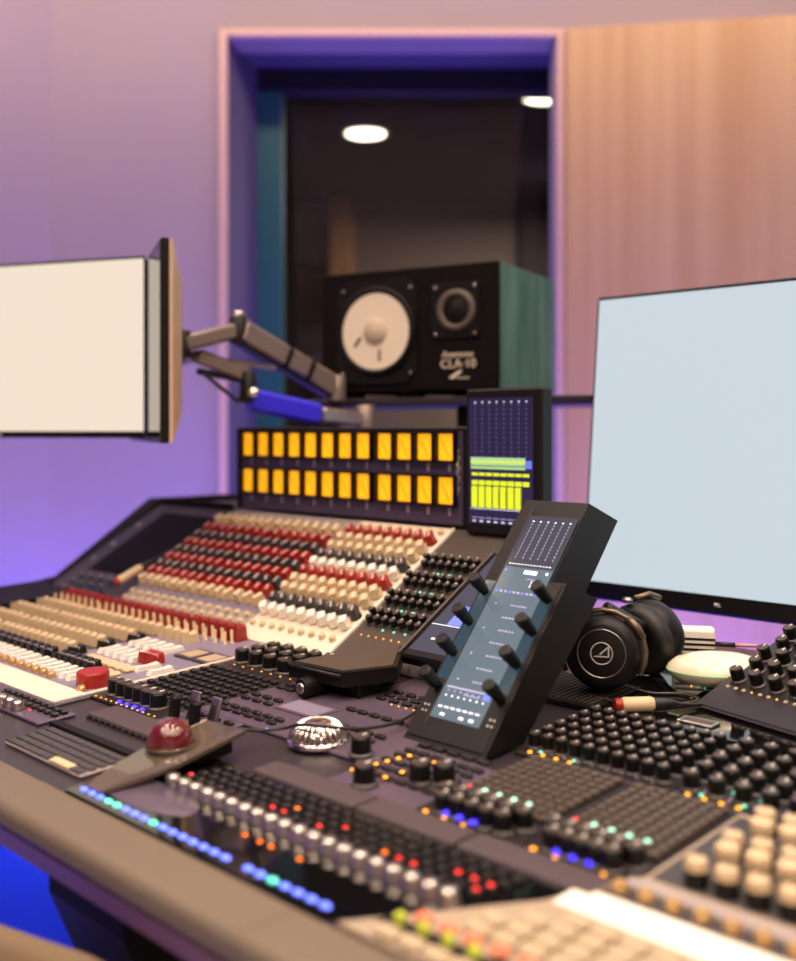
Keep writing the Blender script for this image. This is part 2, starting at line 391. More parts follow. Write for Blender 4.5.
MM = dict(
    blk=m_knob(.0085, .017, 'knob', 'knobtop', 'dgrey'),
    blks=m_knob(.0062, .014, 'knob', 'knobtop', 'dgrey', 12),
    bluek=m_knob(.0062, .014, 'bluek', 'knobtop', 'dgrey', 12),
    blkm=m_knob(.0068, .0165, 'knob', 'knobtop', 'dgrey', 12),
    blkw=m_knob(.0082, .0170, 'knob', 'knobtop', 'dgrey', 14),
    blkl=m_knob(.0108, .020, 'knob', 'knobtop', 'dgrey', 16),
    wred=m_wing(.0108, .018, 'red', 'redd'), wdark=m_wing(.0108, .018, 'dgrey', 'black'), wcream=m_wing(.0108, .018, 'cream', 'taupe'),
    wwhite=m_wing(.0108, .017, 'white', 'cream'), wgrey=m_wing(.0095, .012, 'greypl', 'dgrey'),
    fred=m_wing(.012, .020, 'red', 'redd'),
    bsil=m_button(.0055, .007, 'cream'), bbrass=m_button(.0060, .008, 'brass'), bwhite=m_button(.0055, .008, 'white'),
    kblk=m_key(.0095, .0085, .0045, 'key'), kbrn=m_key(.0092, .0086, .0058, 'keyd'), kwide=m_key(.014, .007, .004, 'key'),
    ktaupe=m_key(.019, .013, .006, 'taupe', .002), kred=m_key(.012, .009, .006, 'orange', .0015), kgrn=m_key(.006, .008, .009, 'green', .0015),
    kcream=m_key(.013, .022, .006, 'cream', .002),
    fcream=m_fader(.0150, .022, .016, 'cream', 'taupe'), fblk=m_fader(.013, .026, .013, 'knob', 'white'), fwhite=m_fader(.010, .040, .007, 'white', 'taupe'),
    fredc=m_fader(.015, .024, .016, 'red', 'white'), fdred=m_fader(.0185, .022, .024, 'redd', 'red'),
    tog=m_toggle('cream', .020),
    chromek=MB().lathe([(.0090, 0), (.0092, .003), (.0072, .005), (.0080, .008), (.0066, .0105), (.0040, .012), (0, .0124)], 14, 'silver').mesh('chrome_knob'),
    lb=m_led(.0034, 'ledb', 1.7), lt=m_led(.0034, 'ledt', 1.7), la=m_led(.0026, 'leda'), lam=m_led(.0014, 'leda'), lr=m_led(.0018, 'ledr', 1.4), lo=m_led(.0020, 'ledo', 1.4),
    lv=m_led(.0040, 'ledv'), lm=m_led(.0029, 'ledm'), lts=m_led(.0020, 'ledt'), lbs=m_led(.0016, 'ledb'), lrs=m_led(.0020, 'ledr'),
)
def row(parent, name, key, x0, x1, n, y, z=0, rz=0, jit=0, skip=(), label=None):
    out = []
    for i in range(n):
        if i in skip: continue
        x = x0 + (x1 - x0) * (i / (n - 1) if n > 1 else 0)
        r = rz + (random.uniform(-jit, jit) if jit else 0)
        out.append(inst(name, MM[key], parent, (x, y, z), (0, 0, r), label))
    return out
def plate(parent, x0, x1, y0, y1, m, th=.004, name='faceplate', bev=.0012):
    return MB().box(x0, x1, y0, y1, -th, 0, m, bev).obj(name, parent)

# ------------------------------------------------------------------ the console body
UE0, UE1 = -1.93, .42
con = thing('mixing_console', 'long curved-edge studio mixing console with tan padded armrest filling the foreground', 'mixing console', W(-.75, .8, 0), (0, 0, ANG))
uo, vo = -.75, .8
def cb(poly, u0, u1, m, name):   # profile (v,z), extruded along u
    return MB().prism([(v - vo, z) for v, z in poly], u0 - uo, u1 - uo, m, 'x').obj(name, con)
d4 = .0042
cb([(.475, ZD(.475) - d4), (1.0, ZD(1.0) - d4), (1.0, ZD(1.0) - .05), (.475, ZD(.475) - .03)], UE0, UE1, 'deck', 'deck')
zt = ZB + .33 * math.sin(TS); vt = VB + .33 * math.cos(TS); n4 = (-math.sin(TS) * d4, math.cos(TS) * d4)
cb([(1.0005, ZD(1.0) - .05), (1.0005, ZB + (1.0005 - VB) * math.tan(TS) - .0049), (vt, zt - .0049), (1.46, zt - .0049), (1.46, .70), (1.2, .70)], UE0, -1.050, 'slope', 'slope_frame')
cb([(1.0005, ZD(1.0) - .05), (1.0005, ZB + (1.0005 - VB) * math.tan(TS) - .0049), (vt, zt - .0049), (1.285, zt - .0049), (1.285, .70), (1.2, .70)], -1.050, -.888, 'slope', 'slope_frame')
cb([(1.0005, .7985), (1.425, .8005), (1.425, .765), (1.0005, .75)], -.886, .42, 'gloss', 'glossy_shelf')
# armrest in two upholstered lengths
def arm_prof():
    pts = [(.476, .7765)]
    for k in range(7):
        a = PI / 2 + k * PI / 2 / 6; pts.append((.433 + .011 * math.cos(a), .7665 + .011 * math.sin(a)))
    pts += [(.4225, .758), (.434, .745), (.476, .745)]
    return pts
for a, c in ((UE0, -.5595), (-.5585, UE1)): cb(arm_prof(), a, c, 'arm', 'armrest')
cb([(.432, .7448), (.49, .7448), (.49, .722), (.440, .722)], UE0, UE1, 'lip', 'front_lip')
for u in (-1.75, -.885, .3):
    MB().prism([(.52 - vo, 0), (1.15 - vo, 0), (1.15 - vo, .75), (.49 - vo, .73), (.49 - vo, .66), (.62 - vo, .35)], u - .07 - uo, u + .07 - uo, 'blackm', 'x').obj('leg', con)
cb([(.56, ZD(.56) - .004), (.56, ZD(.56) + .006), (.985, ZD(.985) + .016), (.985, ZD(.985) - .004)], UE0, -1.802, 'blackm', 'end_filler')
# raised end cheek
ch = [(.46, .74), (.46, .79), (.99, .812), (1.03, .818), (1.255, .968), (1.46, .968), (1.46, .60), (.9, .66)]
MB().prism([(v - vo, z) for v, z in ch], UE0 - .05 - uo, UE0 - .002 - uo, 'blackm', 'x').obj('end_cheek', con)

# ------------------------------------------------------------------ left channel modules (flat part)
def fader_module(u0, u1, n, label):
    t = on_deck('channel_fader_module', label, 'console module', u0, .608); Wd = u1 - u0
    ys = lambda v: v - .608
    plate(t, .0006, Wd - .0006, 0, .362, 'lgrey')
    MB().box(.001, Wd - .001, ys(.609), ys(.655), 0, .0022, 'creamplate', .0008).obj('scribble_strip', t)
    xa, xb = .014, Wd - .014
    row(t, 'push_button', 'bbrass', xa, xb, n, ys(.668))
    row(t, 'fader_cap', 'fwhite', xa, xb, n, ys(.692), jit=0)
    row(t, 'fader_cap', 'fblk', xa, xb, n, ys(.724))
    MB().box(.004, Wd - .004, ys(.742), ys(.922), 0, .0008, 'dgrey').obj('slot_field', t)
    for v in (.756, .804, .856, .906): row(t, 'cream_fader_cap', 'fcream', xa, xb, n, ys(v))
    for v in (.930, .943): row(t, 'toggle', 'tog', xa, xb, n, ys(v), 0)
    row(t, 'red_fader_cap', 'fdred', xa, xb, n, ys(.957))
    return t
fader_module(-1.800, -1.640, 7, 'narrow pale channel fader module with rows of cream caps beside the black end cheek')
fm = fader_module(-1.6395, -1.3955, 11, 'middle pale channel fader module with red cap row, cream caps and white toggles')
# the module beside the centre section: fewer caps, red dial and two lcd windows
t = on_deck('channel_fader_module', 'mauve console module with big red dial, long white faders and two small LCD windows', 'console module', -1.3950, .608)
ys = lambda v: v - .608
Wd = .2228
plate(t, 0, Wd, 0, .362, 'lgrey')
MB().box(.001, Wd - .001, ys(.609), ys(.655), 0, .0022, 'creamplate', .0008).obj('scribble_strip', t)
MB().box(Wd - .004, Wd, 0, .362, 0, .004, 'creamplate', .001).obj('edge_strip', t)
row(t, 'push_button', 'bbrass', .012, .10, 5, ys(.668)); row(t, 'push_button', 'bbrass', .198, .198, 1, ys(.658))
MB().lathe([(.021, 0), (.021, .017), (.0195, .0195), (0, .0195)], 32, 'red', smooth=False).obj('red_dial', t, (.182, ys(.684), 0))
row(t, 'fader_cap', 'fwhite', .014, .135, 7, ys(.692))
row(t, 'black_fader_cap', 'fblk', .020, .108, 6, ys(.724))
row(t, 'key', 'kcream', .13, .165, 3, ys(.722)); row(t, 'key', 'kcream', .05, .16, 7, ys(.752))
for v in (.756, .804, .856): row(t, 'black_fader_cap', 'fblk', -.006 + .014, .008, 1, ys(v))
row(t, 'fader_cap', 'fwhite', .03, .115, 5, ys(.798)); row(t, 'red_fader_cap', 'fredc', .132, .150, 2, ys(.798)); row(t, 'fader_cap', 'fwhite', .168, .20, 2, ys(.775)); row(t, 'fader_cap', 'fwhite', .025, .11, 5, ys(.852))
row(t, 'fader_cap', 'fcream', .014, .080, 4, ys(.906)); row(t, 'toggle', 'tog', .012, .135, 6, ys(.930)); row(t, 'toggle', 'tog', .012, .135, 6, ys(.943)); row(t, 'red_fader_cap', 'fdred', .012, .130, 6, ys(.959))
for x in (.135, .178):
    f = MB(); f.box(x, x + .038, ys(.838), ys(.885), 0, .003, 'dgrey', .001); f.box(x + .004, x + .034, ys(.845), ys(.878), .003, .0034, 'taupe'); f.obj('lcd_window', t)

# ------------------------------------------------------------------ slope modules
def slope_rows(t, rows, xa, xb, n):
    for (nm, key, s, jit) in rows: row(t, nm, key, xa, xb, n, s, 0, 0, jit)
grey_rows = [('silver_button', 'bsil', .302, 0), ('cream_pointer_knob', 'wcream', .279, .5), ('red_pointer_knob', 'wred', .249, .6), ('black_pointer_knob', 'wdark', .223, .6),
             ('red_pointer_knob', 'wred', .197, .6), ('black_pointer_knob', 'wdark', .173, .6), ('red_pointer_knob', 'wred', .149, .6), ('black_pointer_knob', 'wdark', .126, .6),
             ('red_pointer_knob', 'wred', .104, .6), ('cream_pointer_knob', 'wcream', .081, .5), ('silver_button', 'bsil', .050, 0), ('silver_button', 'bsil', .033, 0), ('silver_button', 'bsil', .017, 0)]
for (u0, u1, lb) in ((-1.666, -1.482, 'grey equaliser module with stripes of red, black and cream knobs beside the plain black panel'), (-1.481, -1.297, 'grey equaliser module with stripes of red, black and cream knobs beside the white module')):
    t = on_slope('equaliser_module', lb, 'console module', u0, .002); plate(t, .0005, u1 - u0, 0, .325, 'greypl')
    MB().box(.002, u1 - u0 - .002, .058, .068, 0, .0012, 'lgrey').obj('legend_strip', t)
    slope_rows(t, [(a, k, s - .002, j) for a, k, s, j in grey_rows], .014, u1 - u0 - .014, 7)
t = on_slope('equaliser_module', 'white equaliser module with zigzag rows of cream, red and dark grey pointer knobs', 'console module', -1.296, .002)
wd = .218; plate(t, 0, wd, 0, .325, 'creamplate')
MB().box(wd - .004, wd, 0, .325, 0, .003, 'white', .001).obj('edge_strip', t)
white_rows = [('silver_button', 'bsil', .308, 0), ('red_pointer_knob', 'wred', .282, .25), ('cream_pointer_knob', 'wcream', .258, .25), ('cream_pointer_knob', 'wcream', .234, .25), ('grey_pointer_knob', 'wdark', .209, .25),
              ('white_pointer_knob', 'wwhite', .187, .25), ('red_pointer_knob', 'wred', .163, .25), ('cream_pointer_knob', 'wcream', .139, .25), ('cream_pointer_knob', 'wcream', .116, .25), ('grey_pointer_knob', 'wdark', .088, .25),
              ('white_pointer_knob', 'wwhite', .064, .25), ('silver_button', 'bsil', .035, 0)]
for (a, k, s, j) in white_rows: row(t, a, k, .014, wd - .018, 9, s, 0, R(38), j * .4)
# dark module with four rows of black knobs
t = on_slope('dynamics_module', 'dark sloping module with four rows of shiny black knobs beside the white equaliser', 'console module', -1.0770, .002)
wd = .188; plate(t, 0, wd, 0, .325, 'slope')
for s in (.095, .140, .186, .232):
    row(t, 'rotary_knob', 'blks', .010, .128, 8, s + .004); row(t, 'rotary_knob', 'blks', .018, .132, 8, s - .012)
    for i in range(4): inst('led', MM['lts'], t, (.05 + .022 * i, s - .023, 0))
row(t, 'amber_led', 'lam', .02, .125, 8, .056)
# dark recessed glossy panel at the far end
t = on_slope('blank_display_panel', 'large plain black panel with charcoal surround and blue-grey knobs at the far console end', 'console module', -1.926, .002)
wd = .259; plate(t, 0, wd, 0, .325, 'dgrey')
b = MB(); b.box(.055, .238, .085, .290, 0, .0015, 'plainblack', .0006); b.obj('dark_panel', t)
for s in (.12, .17, .24): MB().lathe([(.006, 0), (.006, .002), (.003, .003), (0, .003)], 12, 'silver').obj('screw', t, (.022, s, 0))
for i in range(4):
    for j in range(3): inst('rotary_knob', MM['bluek'], t, (.08 + .036 * i, .012 + .022 * j, 0))
MB().box(.0, wd, .3252, .328, -.004, .012, 'black', .001).obj('rear_rail', t)

# ------------------------------------------------------------------ left front strip with silver fader knobs (continues the centre section)
t = on_deck('fader_strip', 'dark mauve strip of ribbed silver fader knobs and small black keys before the cream strip', 'console module', -1.46, .500)
plate(t, 0, .345, .058, .1065, 'mauve'); 
row(t, 'chrome_knob', 'chromek', .01, .275, 14, .068)
for j, y in enumerate((.084, .096)): row(t, 'key', 'kblk', .19, .335, 10, y)
for i in range(5): inst('led', MM['lv' if i == 2 else 'lr'], t, (.20 + .022 * i, .077, 0))
# ------------------------------------------------------------------ keyboard in its well
t = on_deck('computer_keyboard', 'slim silver keyboard with dark keys sunk in the console beside the red trackball', 'keyboard', -1.085, .500)
plate(t, .001, .164, .0045, .061, 'greypl', .0035, 'base')
for j in range(5):
    for i in range(12):
        if j == 0 and 7 <= i <= 9: continue
        inst('key', MM['kk'] if 'kk' in MM else MM.setdefault('kk', m_key(.0126, .0086, .0025, 'dgrey', .0006)), t, (.0085 + .0134 * i, .0095 + .0115 * j, 0))
MB().box(.1015, .1415, .0045, .0150, 0, .0030, 'cream', .0008).obj('space_bar', t)
cb([(.5635, ZD(.5635) - .004), (.5635, ZD(.5635) + .004), (.574, ZD(.574) + .004), (.574, ZD(.574) - .004)], -1.098, -.898, 'blackm', 'keyboard_rim')
# palm panel behind the keyboard
def pad(u0, u1, v0, v1, label, m='pad', h=.003):
    t = on_deck('palm_rest', label, 'palm rest', u0, v0)
    MB().box(0, u1 - u0, 0, v1 - v0, -.004, h, m, .003, seg=2).obj('pad', t)
    b = MB()
    for i in range(16): b.box(.004 + (u1 - u0 - .012) * i / 15, .007 + (u1 - u0 - .012) * i / 15, -.003, -.0006, -.004, .0006, 'dgrey')
    o = b.obj('ridge_strip', t); return t
pad(-1.100, -.890, .612, .652, 'wide mauve palm rest panel between the keyboard and the blue-lit knob row')
pad(-.800, -.657, .622, .655, 'charcoal palm pad behind the middle of the silver knob row')
pad(-.653, -.540, .622, .655, 'charcoal palm pad in front of the amber-lit keypad')
pad(-.536, -.408, .622, .655, 'charcoal palm pad beside the pale near module')

# ------------------------------------------------------------------ centre fader bank with LED strip
t = on_deck('fader_bank', 'glossy black fader bank with blue LED strip, chrome knobs and small red-lit keys', 'console module', -.900, .478)
Wd = .480
b = MB(); b.prism([(0, 0), (.366, 0), (.448, .080), (Wd, .142), (0, .142)], -.004, 0, 'gloss', 'z'); b.obj('faceplate', t)
for i in range(24):
    if i == 16: continue
    k = 'lt' if i in (3, 4, 8, 19) else 'lb'
    inst('led', MM[k], t, (.016 + .0148 * i, .011, 0))
row(t, 'chrome_knob', 'chromek', .074, .420, 20, .072)
for j, y in enumerate((.094, .106, .118, .130)):
    n = 24; x0 = .07
    for i in range(n):
        x = x0 + .0155 * i + j * .004
        inst('key' , MM['kblk'], t, (x, y, 0))
        if j in (0, 1) and random.random() < .30: inst('led', MM[random.choice(['lr', 'lo', 'lr'])], t, (x + .001, y, .0046))
for x in (.215, .235, .25, .285): inst('led', MM['lo'], t, (x, .048, 0))  # orange glints stand in for LEDs reflected in the glossy plate
# oval mauve inlay
MB().lathe([(.05, 0), (.049, .0008), (0, .0008)], 32, 'mauve', Matrix.Diagonal((1.5, .5, 1, 1))).obj('oval_inlay', t, (.07, .044, 0))

# ------------------------------------------------------------------ trackball
t = on_deck('trackball_mouse', 'bronze wedge trackball device with a large glossy red ball', 'trackball', -.880, .5215, .001, R(4))
bm_ = MB()
prof = [(-.03, .0, .002), (.0, .004, .010), (.04, .010, .016), (.08, .015, .0195), (.125, .0205, .0235)]
rows_ = []
for (y, z0, z1) in prof:
    k_ = .5 + .5 * min(1, max(0, (y + .03) / .07)); xl, xr = -.017 * k_, .046 * k_; rows_.append([(xl, y, z0), (xl, y, z0 + .004), (xl * .9, y, z1), (xr * .72, y, z1), (xr, y, z0 + .004), (xr, y, z0)])
vs = [p for r_ in rows_ for p in r_]; fs = []
for i in range(len(rows_) - 1):
    for k in range(6): fs.append((i * 6 + k, i * 6 + (k + 1) % 6, (i + 1) * 6 + (k + 1) % 6, (i + 1) * 6 + k))
fs += [list(range(6))[::-1], [(len(rows_) - 1) * 6 + k for k in range(6)]]
bm_.add(vs, fs, 'bronze'); bm_.obj('body', t)
MB().box(-.014, .034, .07, .118, 0, .014, 'blackm', .002).obj('foot', t)
MB().box(.005, .030, .1255, .127, .0215, .0228, 'black').obj('seam_slot', t)
MB().lathe([(.0, -.024), (.012, -.021), (.0205, -.0125), (.024, 0), (.0205, .0125), (.0175, .0165), (.012, .021), (.0065, .0232), (0, .024)], 32, 'ball').obj('ball', t, (.006, .060, .0215))
MB().lathe([(.0246, .001), (.0262, .003), (.0246, .005)], 32, 'bronze', caps=False).obj('ring', t, (.006, .060, .0165))
cab = [W(-.872, .652, .806), W(-.852, .674, .803), W(-.836, .694, .8045), W(-.812, .698, .812), W(-.785, .712, .812), W(-.772, .745, .806), W(-.775, .80, .800), W(-.80, .86, .7955)]
inv = (Matrix.Translation(t.location) @ t.rotation_euler.to_matrix().to_4x4()).inverted()
MB().tube([inv @ p for p in spline(cab, 8)], .0018, 8, 'cable').obj('cable', t)

# ------------------------------------------------------------------ centre control modules
# knob row with violet leds + key matrix (far)
t = on_deck('key_matrix_module', 'far black key matrix module with violet-lit knob row beside the mauve module', 'console module', -1.1715, .656)
Wd = .152; plate(t, 0, Wd, 0, .205, 'plate')
row(t, 'rotary_knob', 'blkl', .022, .118, 6, .024)
for i in range(4): inst('violet_led', MM['lv'], t, (.055 + .017 * i, .009, 0))
row(t, 'led', 'lam', .008, .14, 12, .004)
for j in range(9): row(t, 'key', 'kblk', .010, Wd - .010, 9, .050 + .0165 * j)
for i in range(4): inst('led', MM['lm'], t, (.06 + .02 * i, .042, 0))
# dark knob bank behind it
t = on_deck('knob_bank_module', 'black knob bank with tiny teal and amber lights below the white equaliser', 'console module', -1.1715, .862)
plate(t, 0, .262, 0, .106, 'plate')
for j in range(4): row(t, 'rotary_knob', 'blkl' if j < 3 else 'blks', .02 + .004 * j, .235, 8, .018 + .025 * j)
row(t, 'led', 'lam', .02, .14, 7, .004); 
for i in range(4): inst('led', MM['lts'], t, (.035 + .03 * i, .031, 0))
inst('led', MM['lrs'], t, (.2, .031, 0))
# flip levers
t = on_deck('lever_module', 'small mauve module with two black levers and slanted silver plates behind the trackball', 'console module', -1.018, .656)
plate(t, 0, .090, 0, .055, 'mauve')
for x in (.012, .052):
    MB().box(-.006, .006, -.005, .005, 0, .026, 'knob', .002).obj('lever', t, (x, .014, 0), (R(-8), 0, 0))
    MB().box(-.002, .014, .002, .006, 0, .034, 'silver', .001).obj('slanted_plate', t, (x + .012, .02, 0), (R(-20), 0, 0))
row(t, 'key', 'kwide', .03, .08, 3, .042); inst('led', MM['lb'], t, (.072, .006, 0))
# keypad + lcd
t = on_deck('keypad_module', 'mauve control module with small LCD window, key rows and chrome jog wheel', 'console module', -1.018, .712)
Wd = .288; plate(t, 0, Wd, 0, .149, 'mauve')
f = MB(); f.box(.070, .140, .058, .100, 0, .002, 'mauve', .001); f.box(.074, .136, .062, .096, .002, .0023, 'lgrey'); f.obj('lcd_window', t)
for y in (.018, .030): row(t, 'key', 'kwide', .012, .115, 6, y)
for y in (.118, .132): row(t, 'key', 'kwide', .012, .030, 2, y)
for y in (.062, .078): row(t, 'key', 'kwide', .012, .055, 3, y)
for y in (.045, .062, .110): row(t, 'key', 'kwide', .150, .246, 6, y)
inst('led', MM['ledx'] if 'ledx' in MM else MM['lts'], t, (.05, .118, .0041)); inst('led', MM['lbs'], t, (.125, .004, 0))
jw = MB(); jw.lathe([(.033, 0), (.033, .004), (.030, .006)], 40, 'chrome')
pts = []
for i in range(26):
    a = 2 * PI * i / 26
    jw.tube([(math.cos(a) * r_, math.sin(a) * r_, z_) for r_, z_ in ((.030, .006), (.027, .014), (.020, .020), (.013, .022))], [.0026, .0026, .0022, .0014], 6, 'chrome')
jw.lathe([(.028, .005), (.025, .014), (.018, .020), (.010, .0228), (0, .0232)], 30, 'chrome'); jw.obj('jog_wheel', t, (.202, .012, 0))
inst('rotary_knob', MM['blkl'], t, (.268, .012, 0))
# palette of amber-lit keys
t = on_deck('function_key_module', 'mauve function key module with rows of amber lights before the tilted touch screen', 'console module', -.7288, .657)
Wd = .112; plate(t, 0, Wd, 0, .122, 'mauve')
for j, y in enumerate((.036, .054, .072, .09, .106)):
    row(t, 'key', 'kwide', .012, .10, 6, y)
for i in range(6): inst('amber_led', MM['la'], t, (.012 + .003 * i, .024 + .0128 * i, .0045))
for i in range(4): inst('amber_led', MM['la'], t, (.05 + .003 * i, .03 + .02 * i, .0045))
inst('rotary_knob', MM['blkl'], t, (.040, .012, 0)); inst('blue_led', MM['lbs'], t, (.026, .008, 0))
inst('rotary_knob', MM['blkl'], t, (.076, .050, 0)); inst('rotary_knob', MM['blkl'], t, (.096, .062, 0))
# strip under the jog wheel cable: wide flat keys
t = on_deck('transport_key_module', 'dark row of wide flat transport keys between the jog wheel and the tilted screen', 'console module', -.7288, .7802)
plate(t, 0, .100, 0, .008, 'plate'); row(t, 'key', 'kwide', .012, .09, 5, .004)
t = on_deck('button_strip_module', 'mauve button strip with amber lights running toward the folded black screen', 'console module', -.9085, .8620)
plate(t, 0, .130, 0, .135, 'mauve')
for y in (.015, .03, .045): row(t, 'key', 'kwide', .035, .12, 5, y)
for i in range(5): inst('amber_led', MM['lam'], t, (.06 + .012 * i, .007, 0))

# near matrix modules with knob row
def matrix(u0, u1, lb, ncol, leds, blues):
    t = on_deck('key_matrix_module', lb, 'console module', u0, .656); Wd = u1 - u0
    plate(t, 0, Wd, 0, .176, 'plate')
    for j in range(10):
        row(t, 'key', 'kbrn', .012, Wd - .010, ncol, .052 + .0128 * j)
    row(t, 'rotary_knob', 'blk', .014, Wd - .014, 6, .030); row(t, 'rotary_knob', 'blk', .024, Wd - .024, 5, .014)
    for i in range(4): inst('amber_led', MM['la'], t, (.012 + .022 * i, .0045, 0)) if i in leds else None
    for i in blues: inst('violet_led', MM['lv'], t, (.034 + .015 * i, .007, .003))
    for i in range(4): inst('mint_led', MM['lm'], t, (.030 + .0165 * i, .052 + .0128, .0052))
    inst('red_led', MM['lrs'], t, (.012, .052 + .0128, .0052))
matrix(-.6150, -.5010, 'brown key matrix module with blue-lit knob row before the tilted touch screen', 9, (0, 1, 2), (0, 1, 2))
matrix(-.4990, -.3960, 'brown key matrix module with blue-lit knob row beside the pale near module', 8, (0, 1, 3), (0, 1, 2))
# big knob banks behind
def bank(u0, u1, lb, n, seed, kn='blkm'):
    random.seed(seed)
    t = on_deck('knob_bank_module', lb, 'console module', u0, .834); Wd = u1 - u0
    plate(t, 0, Wd, 0, .150, 'plate')
    b = MB()
    for i in range(n - 1): b.box(.0115 + (Wd - .026) * (i + .5) / (n - 1), .0145 + (Wd - .026) * (i + .5) / (n - 1), .012, .137, 0, .0006, 'lgrey')
    b.obj('legend_lines', t)
    nr = 6 if kn == 'blkm' else 5
    for j in range(nr): row(t, 'rotary_knob', kn, .013, Wd - .013, n, .020 + .113 * j / (nr - 1))
    for i in range(min(4, n)): inst('amber_led', MM['la'], t, (.016 + .016 * i, .007, 0))
    for i in range(3):
        for j in range(2): inst('teal_led', MM['lts'], t, (.028 + .020 * i + .006 * j, .0092 + .0225 * (j + (i % 2)), .002))
    MB().box(.002, Wd - .002, .139, .148, 0, .002, 'lgrey', .0008).obj('legend_strip', t)
bank(-.6400, -.4670, 'black knob bank with amber and teal lights just right of the tilted touch screen', 10, 1)
bank(-.4650, -.3400, 'black knob bank with amber and teal lights in front of the sloping wing', 5, 2, 'blkw')
bank(-.3380, -.1700, 'black knob bank with amber and teal lights behind the near cream knobs', 7, 3, 'blkw')

# ------------------------------------------------------------------ near pale module
t = on_deck('channel_fader_module', 'pale near channel module with green and salmon keys and cream capped knobs at bottom right', 'console module', -.52, .478)
b = MB(); b.prism([(0, .001), (.088, .118), (.125, .200), (.126, .352), (.44, .352), (.44, .001)], -.004, .0006, 'nearplate', 'z'); b.obj('faceplate', t)
for j in range(4):
    for i in range(15):
        x = .06 + .0225 * i; y = .054 + .0165 * j
        if x < .02 + y * .86: continue
        inst('key', MM['ktaupe'], t, (x, y, .0006))
for i in range(13):
    x = .040 + .022 * i; inst('salmon_key', MM['kred'], t, (x + .006, .040, .0006))
    inst('green_key' if i < 4 else 'black_key', MM['kgrn'] if i < 4 else MM['kg2'] if 'kg2' in MM else MM.setdefault('kg2', m_key(.006, .008, .009, 'knob', .0015)), t, (x - .004, .026, .0006))
    inst('key', MM['ktaupe'], t, (x, .010, .0006))
MB().box(.020, .44, .019, .033, .0006, .0012, 'blackm', .0002).obj('dark_strip', t)
MB().box(.096, .44, .120, .153, .0006, .0020, 'white', .0006).obj('scribble_strip', t)
MB().box(.114, .44, .1545, .174, .0006, .0016, 'dgrey', .0005).obj('button_strip', t)
row(t, 'push_button', 'bbrass', .124, .124 + .0215 * 11, 12, .164, .0016)
MB().box(.118, .44, .176, .190, .0006, .0026, 'greypl', .0008).obj('ledge', t)
MB().box(.129, .44, .198, .345, .0006, .0014, 'dgrey', .0005).obj('knob_field', t)
mk = MB(); mk.cyl(.0095, 0, .012, 14, 'knob', None, .0085); mk.cyl(.0088, .012, .020, 14, 'creamd', None, .0080, .0015); mk.box(-.0008, .0008, .002, .0075, .020, .0206, 'dgrey'); MM['dual'] = mk.mesh('dual_knob')
mk = MB(); mk.cyl(.0090, 0, .015, 14, 'taupe', None, .0080); mk.cyl(.0095, .015, .023, 14, 'creamd', None, .0090, .0015); MM['dual2'] = mk.mesh('cream_knob')
for j in range(5):
    for i in range(11):
        x = .160 + .0235 * i + (.010 if j % 2 else 0); inst('dual_knob', MM['dual2' if j % 2 else 'dual'], t, (x, .210 + .029 * j, .0014))

# ------------------------------------------------------------------ right sloping wing
AW = ANG - R(15)
wx, wy, wz = W(-.574, 1.088, .8018)
t = thing('equaliser_wing', 'sloping dark wing module with black knobs at the right edge under the big display', 'console module', (wx, wy, wz), (0, 0, AW))
hs, cs = math.sin(R(22)), math.cos(R(22)); LW = .24
MB().prism([(0, 0), (LW * cs, LW * hs), (LW * cs + .02, LW * hs - .02), (LW * cs + .02, 0)], 0, .62, 'plate', 'x').obj('wedge_body', t)
P = Matrix.Rotation(R(22), 4, 'X')
def onw(x, y, z=0): return tuple(P @ Vector((x, y, z)))
MB().box(.002, .618, .004, .042, 0, .001, 'plate').obj('blank_strip', t, onw(0, 0, 0), (R(22), 0, 0))
for i in range(16): inst('amber_led', MM['la' if i in (9, 11, 12) else 'lam' if i % 3 == 0 else 'dimled'] if 'dimled' in MM else MM.setdefault('dimled', m_led(.0026, 'taupe')), t, onw(.012 + .0115 * i, .048, .0), (R(22), 0, 0))
for j in range(6):
    for i in range(16):
        inst('rotary_knob', MM['blkw'], t, onw(.016 + .027 * i + .008 * (j % 2), .064 + .0255 * j), (R(22), 0, 0))
for i in range(3): inst('teal_led', MM['lts'], t, onw(.115 + .02 * i, .054, .003), (R(22), 0, 0))
# rear terminal lugs
# ------------------------------------------------------------------ meter bridge
t = thing('meter_bridge', 'long dark violet meter bridge with two rows of glowing amber VU meters', 'meter bridge', W(-1.358, 1.258, .9635), (0, 0, ANG))
MB().box(-.292, .292, 0, .09, 0, .158, 'mauvecase' if 'mauvecase' in M else M.setdefault('mauvecase', mat('bridge_case', (74, 64, 90), .45)), .003).obj('case', t)
MB().box(.2925, .304, -.004, .094, 0, .160, 'black', .002).obj('end_panel', t)
MB().box(-.304, -.2925, -.004, .094, 0, .160, 'black', .002).obj('end_panel', t)
MB().box(-.294, .294, -.003, .092, .1585, .1615, 'slope', .001).obj('top_cap', t)
vf = MB(); mw, mh = .039, .044
for (a, b_, c, d) in ((-mw / 2 - .003, -mw / 2 + .001, -.026, .026), (mw / 2 - .001, mw / 2 + .002, -.026, .026)): vf.box(a, b_, -.010, 0, c, d, 'black')
for (c, d) in ((.0225, .026), (-.026, -.0225)): vf.box(-mw / 2 - .003, mw / 2 + .002, -.010, 0, c, d, 'black')
VF = vf.mesh('vu_meter'); VD = MB().box(-mw / 2, mw / 2, -.0012, 0, -.0215, .0215, 'vu').mesh('dial')
VN = MB().box(-.0005, .0005, -.0025, -.0020, -.017, .014, 'dgrey').mesh('needle')
VL = MB().box(-.002, .002, -.0006, 0, -.006, .006, 'mark').mesh('number_mark')
